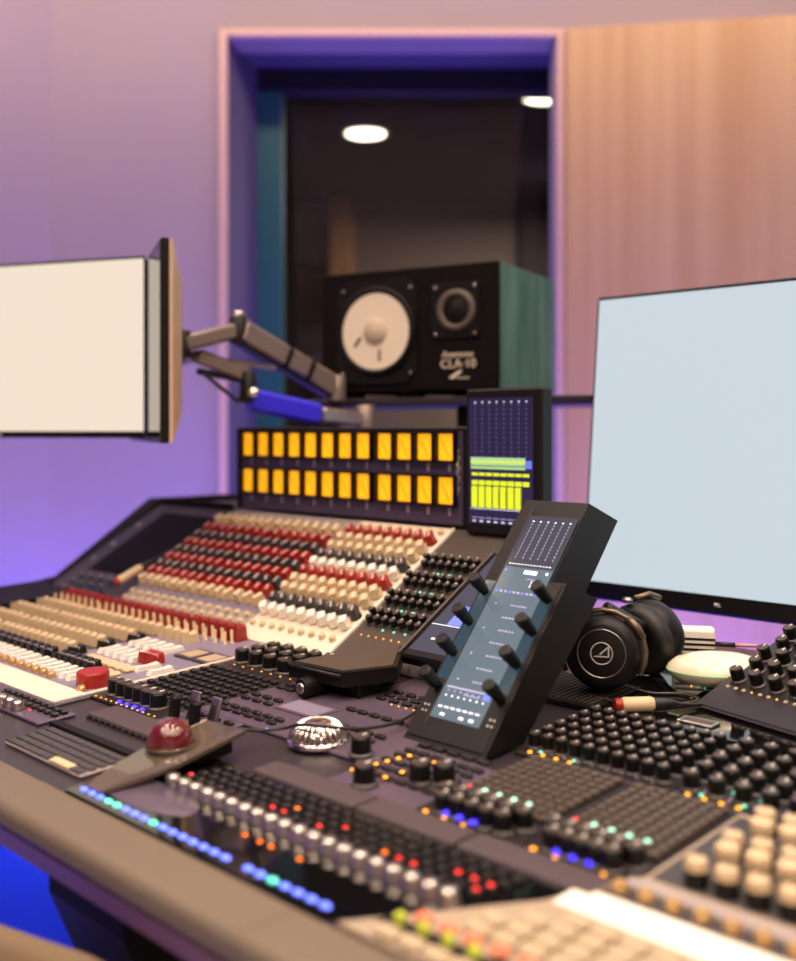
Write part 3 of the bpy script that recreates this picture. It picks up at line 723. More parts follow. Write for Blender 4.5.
for rw, z in ((0, .1285), (1, .0570)):
    for i in range(12):
        x = -.262 + .0468 * i + (.006 if i > 7 else 0)
        o = inst('vu_meter', VF, t, (x, -.0003, z)); inst('dial', VD, o, (0, 0, 0)); inst('needle', VN, o, (-.004, 0, -.002), (0, R(-32), 0))
        inst('number_mark', VL, t, (x + .004, -.0003, z - .034))
b = MB()
for i in range(14): b.box(.281 - .003, .281 + .002 * (i % 3), -.0008, 0, .05 + .0055 * i, .053 + .0055 * i, 'mark' if i != 9 else 'mlime')
b.obj('legend_column', t)
b = MB()
for z in (.1, .03):
    for i in range(12): b.box(-.256 + .0468 * i, -.2545 + .0468 * i, -.0008, 0, z - .006, z - .004, 'orange')
b.obj('peak_marks', t)

# ------------------------------------------------------------------ small meter display
t = thing('meter_display', 'small portrait display with lime bar meters standing at the end of the amber meter bridge', 'display', W(-.968, 1.236, .9565), (0, 0, ANG))
MB().box(-.076, .072, 0, .030, 0, .228, 'black', .004).obj('case', t)
b = MB(); sx0, sx1, sz0, sz1 = -.067, .057, .018, .213
b.box(sx0, sx1, -.001, 0, sz0, sz1, 'scrN')
def q(x0, x1, z0, z1, m, y=-.0014): b.box(x0, x1, y, -.001, z0, z1, m)
for i in range(8):
    x = sx0 + .012 + i * .0142
    for k in range(13): q(x, x + .0012, sz1 - .012 - k * .0072, sz1 - .0095 - k * .0072, 'gld')
    q(x - .0005, x + .002, sz1 - .0075, sz1 - .0055, 'gly')
    q(x - .006, x + .006, .078, .085, 'mlime'); q(x - .006, x + .006, .0925, .097, 'mlime')
    if i < 7: q(x - .0065, x + .0050, .043, .076, 'mlime', -.0013)
    if i in (3, 4, 6): q(x + .004, x + .006, .046, .074, 'molive', -.0016)
    q(x - .006, x + .005, .026, .0275, 'gll'); q(x - .004, x + .002, .0205, .0225, 'gly')
q(sx0 + .004, sx1 - .014, .103, .121, 'mmint'); q(sx0 + .004, sx1 - .014, .113, .1155, 'mlime', -.0016); q(sx0 + .004, sx1 - .014, .107, .109, 'molive', -.0016)
q(sx1 - .013, sx1 - .002, .105, .117, 'glb'); q(sx0 + .004, sx1 - .004, .0405, .0415, 'gly')
b.obj('screen', t)

# ------------------------------------------------------------------ tilted touch controllers
def touch_screen_faces(b, x0, x1, y0, y1, top, zc=.0012):
    b.box(x0, x1, y0, y1, 0, zc, 'scrT')
t = thing('touch_controller', 'tall tilted black touch screen controller with eight knobs standing on the console', 'touch screen', W(-.700, .792, ZD(.792)), (0, 0, ANG))
TC = R(48.3); LC = .327
prf = [(0, 0), (.2170, .2440), (.282, .222), (.215, .128), (.066, .0024)]
def clip(y0, y1):   # part of the wedge profile between two distances along the face
    f = lambda s_: (s_ * math.cos(TC), s_ * math.sin(TC))
    return [f(y0), f(y1), (f(y1)[0] + .062, f(y1)[1] - .024), (f(y0)[0] + .066 + .0, max(.0024, f(y0)[1] - .020) if y0 > 0 else .0024)]
MB().prism(clip(0, .2155), -.0555, .0555, 'black', 'x').obj('body', t)
MB().prism(clip(.2157, LC), -.0555, .036, 'black', 'x').obj('upper_body', t)
MB().box(-.052, .052, .005, .213, .0002, .0016, 'black', .0006).obj('fascia', t, (0, 0, 0), (TC, 0, 0))
b = MB()
b.box(-.034, .0335, .030, .302, .0018, .0024, 'scrT')
b.box(-.051, -.036, .075, .206, .0018, .0022, 'scrB'); b.box(.0345, .049, .072, .19, .0018, .0022, 'scrB')
b.box(-.034, .0335, .228, .302, .0024, .0026, 'scrD')
def g(x0, x1, y0, y1, m, z=.0030): b.box(x0, x1, y0, y1, .0024, z, m)
for i in range(6):
    x = -.026 + .0105 * i
    for k in range(11): g(x, x + .0008, .240 + .0048 * k, .2425 + .0048 * k, 'gll')
    g(x - .0008, x + .0016, .293, .2945, 'gly')
for i in range(14): g(-.03 + .0043 * i, -.0276 + .0043 * i, .2315, .2325, 'gly')
g(-.004, .014, .2195, .2245, 'gly'); g(.026, .029, .221, .224, 'gly'); g(-.032, -.029, .221, .224, 'glb')
g(.012, .0135, .203, .211, 'gly'); g(.004, .018, .2125, .2132, 'gll')
for i in range(10): g(-.03 + .006 * i, -.0265 + .006 * i, .1925, .195, 'gll' if i % 3 else 'glb')
for k in range(8):
    y = .176 - .0165 * k
    for i in range(5): g(.000 + .0045 * i - (.004 if k % 2 else 0), .003 + .0045 * i - (.004 if k % 2 else 0), y, y + .0018, 'gll')
    if k % 2 == 0: g(-.022, -.020, y, y + .002, 'gll')
g(-.030, .030, .0665, .0685, 'gll'); g(.022, .031, .060, .068, 'glb')
for i in range(7):
    g(-.027 + .0085 * i, -.025 + .0085 * i, .056, .058, 'gly'); g(-.029 + .0085 * i, -.0235 + .0085 * i, .0425, .0445, 'gly')
    g(-.027 + .0085 * i, -.025 + .0085 * i, .0625, .0642, 'gll')
for x in (-.022, .004, .018): g(x, x + .006, .0335, .0365, 'gly')
b.obj('screen', t, (0, 0, 0), (TC, 0, 0))
b = MB()
for x in (-.045, .045):
    for i in range(2):
        for j in range(2): b.lathe([(.0013, .0016), (.0013, .0022)], 8, 'mark', Matrix.Translation((x + .005 * i - .0025, .035 + .007 * j, 0)))
b.obj('corner_dots', t, (0, 0, 0), (TC, 0, 0))
MB().box(-.0355, -.0348, .02, .314, .0018, .0030, 'slope').obj('glass_edge', t, (0, 0, 0), (TC, 0, 0))
kb = MB(); kb.lathe([(.0052, 0), (.0052, .006), (.0066, .0065), (.0070, .019), (.0078, .0195), (.0074, .029), (.0060, .0302), (0, .0302)], 16, 'knob', smooth=False); KB = kb.mesh('rotary_knob')
for x in (-.044, .044):
    for y in (.190, .148, .107, .066):
        p = Matrix.Rotation(TC, 4, 'X') @ Vector((x, y, .0020)); inst('rotary_knob', KB, t, tuple(p), (TC, 0, 0))
# the lower, flatter one behind it
t = thing('touch_controller', 'low tilted black touch screen with blue panel lying behind the tall controller', 'touch screen', W(-.912, .946, .832), (TS, 0, ANG))
MB().box(0, .118, 0, .228, -.018, 0, 'black', .003).obj('body', t)
b = MB(); b.box(.010, .108, .012, .218, 0, .0010, 'scrD'); b.box(.055, .108, .070, .218, .0010, .0014, 'scrB'); b.box(.034, .060, .066, .105, .0010, .0016, 'glb'); b.box(.010, .108, .0635, .0645, .0010, .0015, 'gly')
for i in range(6): b.box(.040 + .004 * i, .042 + .004 * i, .145, .152, .0014, .0018, 'glb')
b.box(.030, .036, .035, .038, .0010, .0016, 'gly'); b.obj('screen', t)
MB().box(0, .004, .0, .228, 0, .004, 'slope', .001).obj('side_rail', t)
for y in (.07, .14): inst('rotary_knob', KB, t, (.098, y, .0012))
MB().lathe([(.005, 0), (.005, .004), (.003, .005), (0, .005)], 12, 'silver').obj('screw', t, (.098, .205, .0012))
MB().prism([(.02, -.018), (.10, -.018), (.10, -.080), (.02, -.048)], .02, .05, 'black', 'x').obj('support_foot', t)
# folded black screen lying on the console
t = on_deck('folded_screen', 'black folded flat screen with round pivot bolt lying behind the chrome jog wheel', 'screen', -.985, .850, .0295, 0)
b = MB(); b.prism([(-.006, -.02), (.084, -.012), (.116, .05), (.048, .135), (-.004, .01)], -.012, .006, 'black', 'z'); b.obj('lid', t)
b = MB(); b.prism([(-.001, -.012), (.080, -.007), (.109, .05), (.046, .128), (.001, .01)], .006, .0075, 'slope', 'z'); b.obj('top_plate', t)
MB().tube([(-.03, .0, .004), (.0, -.022, .004), (.084, -.0145, .002)], .0025, 8, 'black').obj('front_rail', t)
MB().cyl(.0125, -.012, .03, 20, 'black', None, .0125, .001).obj('pivot', t, (.034, -.005, -.0165), (R(90), 0, 0))
MB().lathe([(.007, 0), (.007, .002), (.004, .003), (0, .003)], 16, 'silver').obj('bolt', t, (.034, -.0352, -.0165), (R(90), 0, 0))
MB().box(.05, .09, .01, .05, -.0295, -.012, 'black', .002).obj('support_foot', t)

# ------------------------------------------------------------------ ribbed vent mat, headphones, puck, plugs
t = on_deck('ribbed_mat', 'black ribbed mat on the glossy shelf beside the tall controller', 'mat', -.770, 1.002, .0015)
MB().box(0, .115, 0, .110, -.003, .001, 'blackm', .001).obj('base', t)
b = MB()
for i in range(14): b.box(.008 + .0075 * i, .0095 + .0075 * i, .006, .104, .001, .0025, 'slope')
b.obj('ribs', t)

def cup(parent, loc, rot, logo):
    e = MB(); r_ = .042
    e.lathe([(.0, .020), (.030, .020), (.034, .0185), (.0385, .014), (.0420, .004), (.0425, -.004), (.041, -.010)], 40, 'black'); o = e.obj('ear_cup', parent, loc, rot)
    MB().lathe([(.041, -.010), (.044, -.013), (.0445, -.022), (.041, -.030), (.030, -.033), (.022, -.027), (0, -.024)], 40, 'leather').obj('ear_cushion', o)
    if logo:
        MB().lathe([(.0255, .0198), (.0257, .0207), (.0266, .0207), (.0268, .0198)], 40, 'silver', caps=False).obj('trim_ring', o)
        MB().lathe([(.0112, .0200), (.0114, .0207), (.0122, .0207), (.0124, .0200)], 32, 'mark', caps=False).obj('logo_ring', o)
        lg = MB();  lg.add([(-.009, -.004, .0208), (.0085, -.004, .0208), (.0085, -.0025, .0208), (-.0065, -.0025, .0208)], [(0, 1, 2, 3)], 'mark')
        lg.add([(.0085, -.004, .0208), (.0085, .0075, .0208), (.0068, .0075, .0208), (.0068, -.004, .0208)], [(0, 1, 2, 3)], 'mark')
        lg.add([(.0085, .0075, .0208), (.0068, .0080, .0208), (-.003, -.001, .0208), (-.001, -.0015, .0208)], [(0, 1, 2, 3)], 'mark'); lg.obj('logo', o)
    return o
HS = 1.08
hp = thing('headphones', 'black closed-back headphones lying on the glossy shelf under the big display', 'headphones', (.285, 1.29, .802))
c1 = (.250 - .285, 1.235 - 1.29, .0470); c2 = (.330 - .285, 1.338 - 1.29, .0465)
def aim(d):   # euler turning +z towards d
    return Vector(d).to_track_quat('Z', 'Y').to_euler()
cup(hp, c1, aim((-.28, -1, .10)), True)
cup(hp, c2, aim((.75, .55, .22)), False)
fk = []
for k in range(15):
    a = R(-30) + R(240) * k / 14; fk.append((math.cos(a) * .0465, math.sin(a) * .0465, 0))
q1 = aim((-.28, -1, .10)).to_matrix().to_4x4(); T1 = Matrix.Translation(c1) @ q1
MB().tube([T1 @ Vector((x, y, 0.002)) for x, y, z in fk], .0030, 8, 'hpbrown').obj('yoke', hp)
MB().tube([T1 @ Vector((x, y, 0.002)) for x, y, z in fk[3:6]], .0048, 8, 'hpbrown').obj('slider', hp)
band = spline([Vector(c1) + Vector((.006, .006, .048)), Vector((.03, .02, .060)), Vector((.060, .07, .055)), Vector((.078, .11, .035)), Vector((.06, .10, .016)), Vector(c2) + Vector((.006, .045, .015))], 8)
MB().tube(band, .0065, 10, 'leather').obj('headband', hp)
MB().tube([Vector(c2) + Vector((-.02, .0, .043)), Vector(c2) + Vector((.0, .012, .046)), Vector(c2) + Vector((.015, .02, .040))], .004, 8, 'hpbrown').obj('slider', hp)
MB().lathe([(0, 0), (.006, .001), (.007, .004), (.004, .007), (0, .0075)], 14, 'silver').obj('hinge_cap', hp, tuple(Vector(c2) + Vector((-.033, -.015, .0395))))
hp.scale = (HS, HS, HS)
ca = spline([Vector(c1) + Vector((.03, .02, -.044)), Vector((.02, -.05, -.0005)), Vector((.055, -.055, -.0005)), Vector((.06, -.085, -.0005)), Vector((.0, -.105, -.0005)), Vector((-.03, -.085, -.0005)), Vector((-.05, -.06, -.0005))], 8)
MB().tube(ca, .0016, 8, 'dgrey').obj('cable', hp)

pk = on_deck('desk_gadget', 'ivory oval gadget with green seam light on the glossy shelf under the display', 'gadget', -.588, 1.178, .0)
def oval(f): return [(.056 * f(z)[0], f(z)[1]) for z in range(len(PZ))]
PZ = [(.45, .004), (.80, .008), (.97, .017), (1.0, .022), (.96, .027), (.82, .034), (.55, .039), (.25, .041), (0, .0415)]
Q = Matrix.Rotation(R(32), 4, 'Z') @ Matrix.Diagonal((1.06, .72, 1, 1))
MB().lathe([(.058 * a, z) for a, z in PZ[:4]], 40, 'puck', Q).obj('shell_bottom', pk)
MB().lathe([(.058 * a, z + .0006) for a, z in PZ[3:]], 40, 'puck', Q).obj('shell_top', pk)
MB().lathe([(.0582, .0218), (.0583, .0228)], 40, 'ledg', Q, caps=False).obj('seam_light', pk)
MB().lathe([(.02, 0), (.024, .005)], 30, 'blackm', Q).obj('foot', pk)
for i in range(3): MB().box(-.0008, .0008, -.0008, .0008, 0, .005, 'ledg' if i else 'leda').obj('status_light', pk, (-.022 + .009 * i, -.026, .0015))

bxw = thing('grilled_adapter', 'small white plug adapter with dark vent slots behind the headphones', 'adapter', (.400, 1.375, .802), (0, 0, R(-14)))
b = MB(); b.box(-.030, .026, -.012, .016, 0, .052, 'white', .004, seg=2); b.obj('housing', bxw)
b = MB()
for i in range(5): b.box(-.026, .0262, -.0126, -.0118, .009 + .007 * i, .012 + .007 * i, 'blackm')
b.obj('vent_slots', bxw)
b = MB(); pts = spline([(.027, 0, .031), (.05, -.002, .031), (.075, -.006, .0325), (.105, -.012, .031), (.125, -.02, .028)], 6)
MB().tube(pts, .0014, 8, 'cable').obj('cable', bxw)
MB().tube([(.026, 0, .031), (.052, -.0025, .0312)], .0032, 10, 'cable').obj('strain_relief', bxw)
MB().tube([(.052, -.0026, .0312), (.080, -.007, .0325)], .0024, 10, 'pink').obj('sleeve', bxw)
cl = thing('cable_clip', 'white square cable clip on the near end of the thin cable beside the wing', 'clip', (.532, 1.335, .802))
MB().box(-.012, .012, -.010, .010, 0, .014, 'white', .002).obj('clip_base', cl); MB().box(-.008, .012, -.008, .008, .018, .034, 'white', .002).obj('clip_head', cl); MB().box(-.003, .003, -.004, .004, .013, .019, 'white').obj('clip_neck', cl)

def xlr(name, label, loc, rot, L=.034, tail=None, r=.0065):
    t = thing(name, label, 'plug', loc, rot); X = Matrix.Rotation(R(90), 4, 'Y')
    MB().lathe([(r * .8, 0), (r, .002), (r, L), (r * .85, L + .003)], 18, 'cream', X).obj('barrel', t)
    MB().lathe([(r * .75, -.008), (r * .9, -.006), (r * .9, 0)], 18, 'red', X).obj('coloured_tip', t)
    MB().lathe([(r * .85, L + .003), (r * .8, L + .012), (r * .45, L + .030), (.0022, L + .032)], 16, 'cable', X).obj('strain_relief', t)
    if tail: MB().tube(spline([(L + .03, 0, 0)] + tail, 6), .0022, 8, 'cable').obj('cable', t)
    return t
px_, py_, pz_ = W(-.622, 1.012, .8075)
xlr('jack_plug', 'cream jack plug with red tip lying before the black knob banks', (px_, py_, pz_), (0, 0, R(6)), .034, [(.085, .003, -.003), (.12, .012, -.0035)], .0085)
px_, py_, pz_ = W(-1.684, 1.0005, .828)
xlr('jack_plug', 'cream jack plug with red tip lying on the slope by the blue-grey knobs', (px_, py_, pz_ + .012), (0, R(-22), R(48)), .050, [(.12, .0, .0), (.16, .0, .0)], .008)
t = on_deck('card_holder', 'flat silver card lying beside the jack plug on the glossy shelf', 'card', -.560, 1.024, .002)
MB().box(0, .042, 0, .020, -.002, .0006, 'silver', .0005).obj('card', t)
MB().box(.004, .038, .004, .016, .0006, .001, 'slope').obj('inset', t)

# ------------------------------------------------------------------ monitors
def logo_mark(parent, loc, rot):
    b = MB(); b.lathe([(.0030, 0), (.0030, .0006), (0, .0006)], 16, 'mark'); b.box(.0040, .0056, -.003, .003, 0, .0006, 'mark'); b.box(.0056, .0082, -.003, -.0014, 0, .0006, 'mark')
    return b.obj('logo', parent, loc, rot)
t = thing('display_monitor', 'big thin-bezel monitor with pale blue-white screen standing behind the console at right', 'monitor', W(-.534, 1.452, .838), (R(-5.5), 0, ANG))
hw, hh = .437, .512
MB().box(-hw, hw, 0, .026, 0, hh, 'black', .003).obj('housing', t)
MB().box(-hw + .006, hw - .006, -.0012, 0, .030, hh - .006, 'scrR').obj('screen', t)
b = MB()
for i, (x, s_) in enumerate(((.085, 1), (.115, 2), (.14, 1), (.20, 2))): b.box(hw * -1 + .006 + .28 + x, -hw + .006 + .282 + x, -.0016, -.0012, hh - .014, hh - .012 + .002 * s_, 'gll')
b.obj('screen_marks', t)
logo_mark(t, (-.195, -.0002, .016), (R(90), 0, 0))
MB().box(-.04, .04, .026, .06, .10, .22, 'black', .006).obj('bracket', t)
MB().box(-.03, .03, .055, .075, -.20, .2, 'black', .004).obj('stand_post', t)
MB().box(-.06, .06, -.10, .075, -.0470, -.036, 'black', .003).obj('stand_foot', t)

def facing(dx, dy): return math.atan2(dy, dx)
# left monitor: screen toward the camera
aA = math.atan2(-.11, .33)
t = thing('display_monitor', 'left monitor with bright cream screen and thin black bezel at the photo edge', 'monitor', (-.785, 2.005, 1.105), (0, 0, aA))
MB().box(-.30, .329, 0, .006, 0, .340, 'black', .001).obj('housing', t)
MB().box(-.294, .3275, -.0012, 0, .0125, .335, 'scrA').obj('screen', t)
MB().box(.0, .008, -.0016, -.0002, .004, .008, 'mark').obj('power_mark', t)
MB().box(-.25, .24, .0062, .03, .05, .29, 'black', .01).obj('back_shell', t); MB().box(-.06, .06, .0302, .055, .12, .22, 'black', .006).obj('rear_mount', t)
# side-on monitor
aB = math.atan2(.26, -.092)
t = thing('display_monitor', 'switched-off monitor seen edge-on with black bezel and pale aluminium back', 'monitor', (-.3845, 1.688, 1.098), (0, 0, aB))
mg = mat('screen_off_glass', (10, 9, 9), .03, spec=.9); M['soff'] = mg; mg.node_tree.nodes['Principled BSDF'].inputs['IOR'].default_value = 2.4
LB = .58; HB = .341
# local x runs away from camera; local y points to its screen side (left)
MB().box(0, LB, -.006, .008, 0, HB, 'black', .002).obj('bezel', t)
MB().box(.008, LB - .008, .008, .0088, .010, HB - .008, 'soff').obj('screen', t)
b = MB(); b.add([(.0, -.006, 0), (LB, -.006, 0), (LB, -.006, HB), (0, -.006, HB), (.0, -.012, .002), (LB, -.012, .002), (LB, -.012, HB - .002), (0, -.012, HB - .002), (.055, -.034, .05), (LB - .05, -.034, .05), (LB - .05, -.034, HB - .07), (.055, -.034, HB - .07)],
  [(0, 1, 5, 4), (1, 2, 6, 5), (2, 3, 7, 6), (3, 0, 4, 7), (4, 5, 9, 8), (5, 6, 10, 9), (6, 7, 11, 10), (7, 4, 8, 11), (8, 9, 10, 11), (0, 3, 2, 1)], 'alu'); b.obj('back_shell', t)

# ------------------------------------------------------------------ monitor arms
def beam(b, p, q_, w_, h_, m):
    p, q_ = Vector(p), Vector(q_); d = q_ - p; L = d.length; qt = d.to_track_quat('X', 'Z'); T = Matrix.Translation(p) @ qt.to_matrix().to_4x4()
    return b.box(0, L, -w_ / 2, w_ / 2, -h_ / 2, h_ / 2, m, min(w_, h_) * .18, T)
def joint(b, p, r_, h_, m): return b.lathe([(r_, -h_ / 2), (r_, h_ / 2 - .003), (r_ - .003, h_ / 2)], 20, m, Matrix.Translation(p))
POLE = (-.128, 2.063)
t = thing('monitor_arm', 'grey articulated monitor arm reaching up to the side-on monitor', 'monitor arm', (POLE[0], POLE[1], 0))
def rel(p): return (p[0] - POLE[0], p[1] - POLE[1], p[2])
HB_ = rel((-.395, 1.875, 1.278)); EL = rel((-.300, 1.92, 1.308)); SH = rel((-.128, 2.063, 1.205))
b = MB(); beam(b, EL, SH, .038, .044, 'steel'); b.obj('upper_arm', t)
b = MB(); beam(b, EL, tuple(Vector(EL).lerp(Vector(SH), 1)), .030, .012, 'black'); o = b.obj('arm_underside', t); o.location = (0, 0, -.022)
b = MB(); beam(b, HB_, EL, .030, .030, 'steel'); b.obj('fore_arm', t)
b = MB(); joint(b, EL, .018, .05, 'black'); joint(b, tuple(Vector(EL) + Vector((0, 0, .03))), .012, .012, 'silver'); b.obj('elbow_joint', t)
b = MB(); joint(b, HB_, .015, .05, 'black'); b.box(HB_[0] - .022, HB_[0] - .002, HB_[1] - .03, HB_[1] + .03, HB_[2] - .03, HB_[2] + .03, 'black', .003); b.obj('mount_head', t)
MB().lathe([(.014, .965), (.014, 1.20)], 16, 'black').obj('pole', t)
MB().lathe([(.026, .9585), (.026, .965), (.016, .972)], 24, 'black').obj('base', t)
b = MB(); joint(b, SH, .022, .05, 'steel'); b.obj('shoulder_joint', t)
for k in (.45, .68):
    p = Vector(EL).lerp(Vector(SH), k); b = MB(); d = (Vector(SH) - Vector(EL)).normalized(); beam(b, tuple(p), tuple(p + d * .003), .040, .046, 'black'); b.obj('arm_seam', t)
# second arm: lower bar coloured as lit blue, with linkage to the cream-screen monitor
t = thing('monitor_arm', 'lower monitor arm with blue-lit bar and silver joints above the meter bridge', 'monitor arm', (-.066, 2.055, 0))
def rel(p): return (p[0] + .066, p[1] - 2.055, p[2])
A0 = rel((-.283, 1.93, 1.178)); A1 = rel((-.155, 2.00, 1.150)); A2 = rel((-.066, 2.055, 1.14)); A3 = rel((-.285, 1.935, 1.225)); A4 = rel((-.375, 1.90, 1.258)); A5 = rel((-.70, 2.06, 1.27))
b = MB(); beam(b, A0, A1, .038, .042, 'bluelitarm'); b.obj('blue_lit_bar', t)
b = MB(); beam(b, A1, A2, .030, .030, 'silver'); joint(b, A2, .020, .06, 'steel'); b.obj('rear_joint', t)
b = MB(); joint(b, tuple((Vector(A0) + Vector(A3)) / 2 ), .016, .06, 'black'); b.obj('post', t)
b = MB(); joint(b, tuple(Vector(A0) + Vector((.012, -.022, .012))), .010, .016, 'chrome'); b.obj('chrome_knob', t)
b = MB(); beam(b, A3, A4, .022, .028, 'steel'); beam(b, tuple(Vector(A3) + Vector((.05, .02, .012))), A4, .012, .010, 'silver'); b.obj('linkage', t)
MB().tube(spline([A4, rel((-.455, 2.16, 1.268)), rel((-.56, 2.34, 1.27)), rel((-.68, 2.28, 1.27)), rel((-.775, 2.065, 1.272))], 6), .011, 10, 'steel').obj('rear_link', t)
b = MB(); beam(b, tuple(Vector(A4) + Vector((0, 0, -.028))), tuple(Vector(A3) + Vector((.0, 0, -.012))), .014, .012, 'black'); b.obj('lower_linkage', t)
MB().tube([tuple(Vector(A4) + Vector((0.01, .0, -.03))), tuple(Vector(A4) + Vector((.04, .0, -.055))), tuple(Vector(A3) + Vector((-.02, 0, -.05))), tuple(Vector(A3) + Vector((0, 0, -.02)))], .004, 8, 'cable').obj('cable', t)
MB().lathe([(.014, .965), (.014, 1.14)], 16, 'black').obj('pole', t)
MB().lathe([(.024, .9585), (.024, .965), (.016, .972)], 24, 'black').obj('base', t)

# ------------------------------------------------------------------ loudspeaker on its shelf
aS = R(-29)
SW, SD, SH_ = .402, .29, .245
t = thing('loudspeaker', 'black ash loudspeaker with cream cone woofer and green-lit side on the high shelf', 'speaker', (.192, 1.935, 1.197), (0, 0, aS))
MB().box(-SW, 0, 0, SD, 0, SH_, 'spkblack', .002).obj('cabinet', t)
MB().box(.0003, .0022, .004, SD - .002, .002, SH_ - .002, 'spkside', .0006).obj('green_lit_side', t)  # thin sheet that carries the green light tint on the cabinet side
RX = Matrix.Rotation(R(90), 4, 'X')
wc = (-SW + .135, 0, .122)
b = MB(); oc = []
for k in range(8): pass
pl = [(-.093, -.105), (.068, -.105), (.093, -.08), (.093, .08), (.068, .105), (-.068, .105), (-.093, .08)]
b.prism([(a, c) for a, c in pl], -.005, 0, 'rubber', 'y'); b.obj('woofer_frame', t, wc)
MB().lathe([(.089, .004), (.091, .010), (.084, .013), (.078, .010), (.074, .004)], 48, 'rubber', RX, caps=False).obj('surround', t, wc)
MB().lathe([(.0775, .009), (.060, .0066), (.028, .0052)], 48, 'cone', RX).obj('cone', t, wc)
MB().lathe([(.029, .0054), (.026, .012), (.015, .017), (0, .019)], 32, 'conedust', RX).obj('dust_cap', t, wc)
MB().box(-.022, -.018, -.0110, -.0085, -.054, -.030, 'black', 0, Matrix.Rotation(R(38), 4, 'Y')).obj('lead_wire', t, wc)
MB().box(.008, .012, -.0110, -.0085, -.060, -.038, 'black').obj('lead_wire', t, wc)
tc_ = (-.088, 0, .155)
b = MB(); b.box(-.056, .050, -.004, 0, -.055, .055, 'rubber', .003); b.obj('tweeter_plate', t, tc_)
MB().lathe([(.041, .004), (.040, .010), (.030, .012), (.027, .006)], 40, 'tweet', RX, caps=False).obj('tweeter_ring', t, tc_)
MB().lathe([(.028, .0045), (.018, .009), (0, .011)], 32, 'rubber', RX).obj('tweeter_dome', t, tc_)
for cxx, czz, l in ((wc[0], wc[2], .085), (tc_[0], tc_[2], .046)):
    for sx in (-1, 1):
        for sz in (-1, 1): MB().lathe([(.0035, 0), (.003, .002), (0, .0025)], 8, 'silver', RX).obj('screw', t, (cxx + sx * l * .92 - (.003 if l < .06 else 0), -.005, czz + sz * l))
text_mesh('Avantone', .0175, 'logo', t, 'maker_lettering', (-.088, -.0006, .070), (R(90), 0, 0), .2)
text_mesh('CLA\u00b710', .0245, 'logo', t, 'model_lettering', (-.086, -.0006, .051), (R(90), 0, 0), 0)
b = MB(); b.add([(-.018, 0, -.006), (-.010, 0, -.009), (.012, 0, .006), (.004, 0, .008)], [(0, 1, 2, 3)], 'logo'); b.box(.0, .026, -.0004, 0, -.008, -.006, 'logo'); b.obj('logo_swoosh', t, (-.088, -.0008, .031))
for x in (-.34, -.20, -.05):
    for y in (.03, .26): MB().box(x - .02, x + .02, y - .015, y + .015, -.0125, -.0002, 'blackm', .002).obj('foot', t)
# shelf stand
t = thing('speaker_shelf', 'dark high shelf on a green-grey metal stand carrying the loudspeaker', 'shelf', (.192, 1.935, 0), (0, 0, aS))
MB().box(-.43, .185, -.004, .31, 1.167, 1.1843, 'deck', .003).obj('shelf_board', t)
MB().box(-.085, -.015, .10, .17, 0, 1.1665, 'teal', .004).obj('stand_column', t)
MB().box(-.20, .10, .02, .28, 0, .015, 'teal', .003).obj('stand_base', t)
MB().box(-.11, -.052, .04, .099, 1.07, 1.1665, 'blackm', .004).obj('clamp_box', t)
MB().box(-.045, .0, .06, .0995, 1.07, 1.1665, 'teal', .004).obj('bracket', t)
b = MB(); b.lathe([(.012, 0), (.012, .012), (.007, .016), (0, .016)], 14, 'blackm', RX); b.obj('clamp_knob', t, (-.022, .0598, 1.135))

# ------------------------------------------------------------------ chair tucked under the desk
t = thing('desk_chair', 'tan fabric chair back in the bottom left corner before the console', 'chair', W(-.925, .535, -.012), (0, 0, ANG + R(8)))
def rbox(x0, x1, y0, y1, z0, z1, m, bev, name):
    MB().box(x0, x1, y0, y1, z0, z1, m, bev, seg=4).obj(name, t)
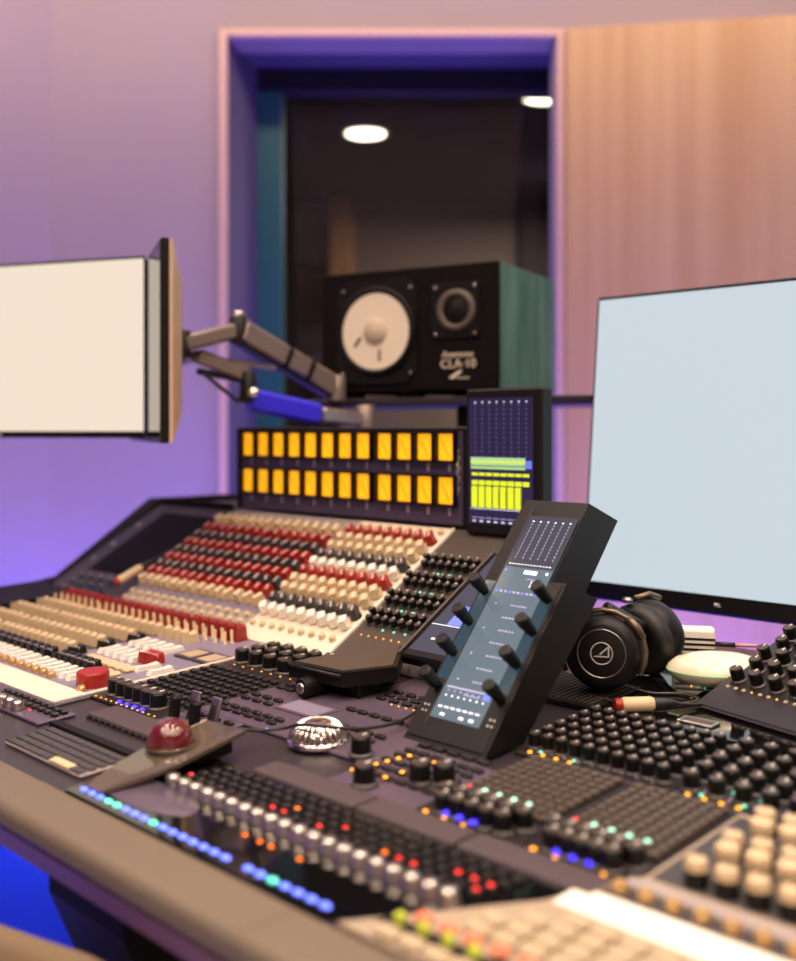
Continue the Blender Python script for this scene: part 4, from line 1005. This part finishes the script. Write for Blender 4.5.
# curved backrest
b = MB(); ns = 14; prof_n = 12; vs = []; fs = []
for i in range(ns + 1):
    s_ = i / ns; x = -.24 + .49 * s_; y = -.155 - .03 * math.sin(PI * s_); end = min(1, math.sqrt(max(0, 1 - (2 * s_ - 1) ** 12)))
    hz = .20 * (.55 + .45 * end); ty = .022 * (.35 + .65 * end)
    for k in range(prof_n):
        a = 2 * PI * k / prof_n; ca_, sa_ = math.cos(a), math.sin(a)
        yy = ty * math.copysign(abs(ca_) ** .6, ca_); zz = hz * math.copysign(abs(sa_) ** .35, sa_)
        vs.append((x, y + yy, (.532 + zz)))
for i in range(ns):
    for k in range(prof_n): fs.append((i * prof_n + k, i * prof_n + (k + 1) % prof_n, (i + 1) * prof_n + (k + 1) % prof_n, (i + 1) * prof_n + k))
fs += [list(range(prof_n))[::-1], [ns * prof_n + k for k in range(prof_n)]]
b.add(vs, fs, 'cloth', True); b.obj('backrest', t)
rbox(-.24, .24, -.12, .33, .40, .47, 'cloth', .03, 'seat')
MB().box(-.03, .03, -.16, .05, .37, .41, 'black', .005).obj('seat_bracket', t)
MB().tube([(0, -.14, .385), (0, -.175, .42), (0, -.17, .55)], .015, 10, 'black').obj('back_support', t)
MB().lathe([(.028, .08), (.028, .37)], 16, 'black').obj('column', t, (0, .1, 0))
for k in range(5):
    a = 2 * PI * k / 5 + .3; MB().tube([(0, .1, .10), (.26 * math.cos(a), .1 + .26 * math.sin(a), .065)], [.022, .014], 10, 'black').obj('leg', t)
    MB().lathe([(.028, -.012), (.028, .012)], 16, 'black', Matrix.Translation((.26 * math.cos(a), .1 + .26 * math.sin(a), .028)) @ RX).obj('caster', t)

# ------------------------------------------------------------------ kinds that repeat share a group
GR = {'channel_fader_module': 'pale channel fader modules', 'equaliser_module': 'sloping equaliser modules', 'key_matrix_module': 'key matrix modules', 'knob_bank_module': 'black knob banks',
      'palm_rest': 'palm rests along the console', 'touch_controller': 'tilted touch controllers', 'display_monitor': 'large monitors', 'monitor_arm': 'monitor arms above the meter bridge', 'jack_plug': 'loose jack plugs'}
for o in bpy.data.objects:
    k = o.name.split('.')[0]
    if o.parent is None and k in GR: o['group'] = GR[k]
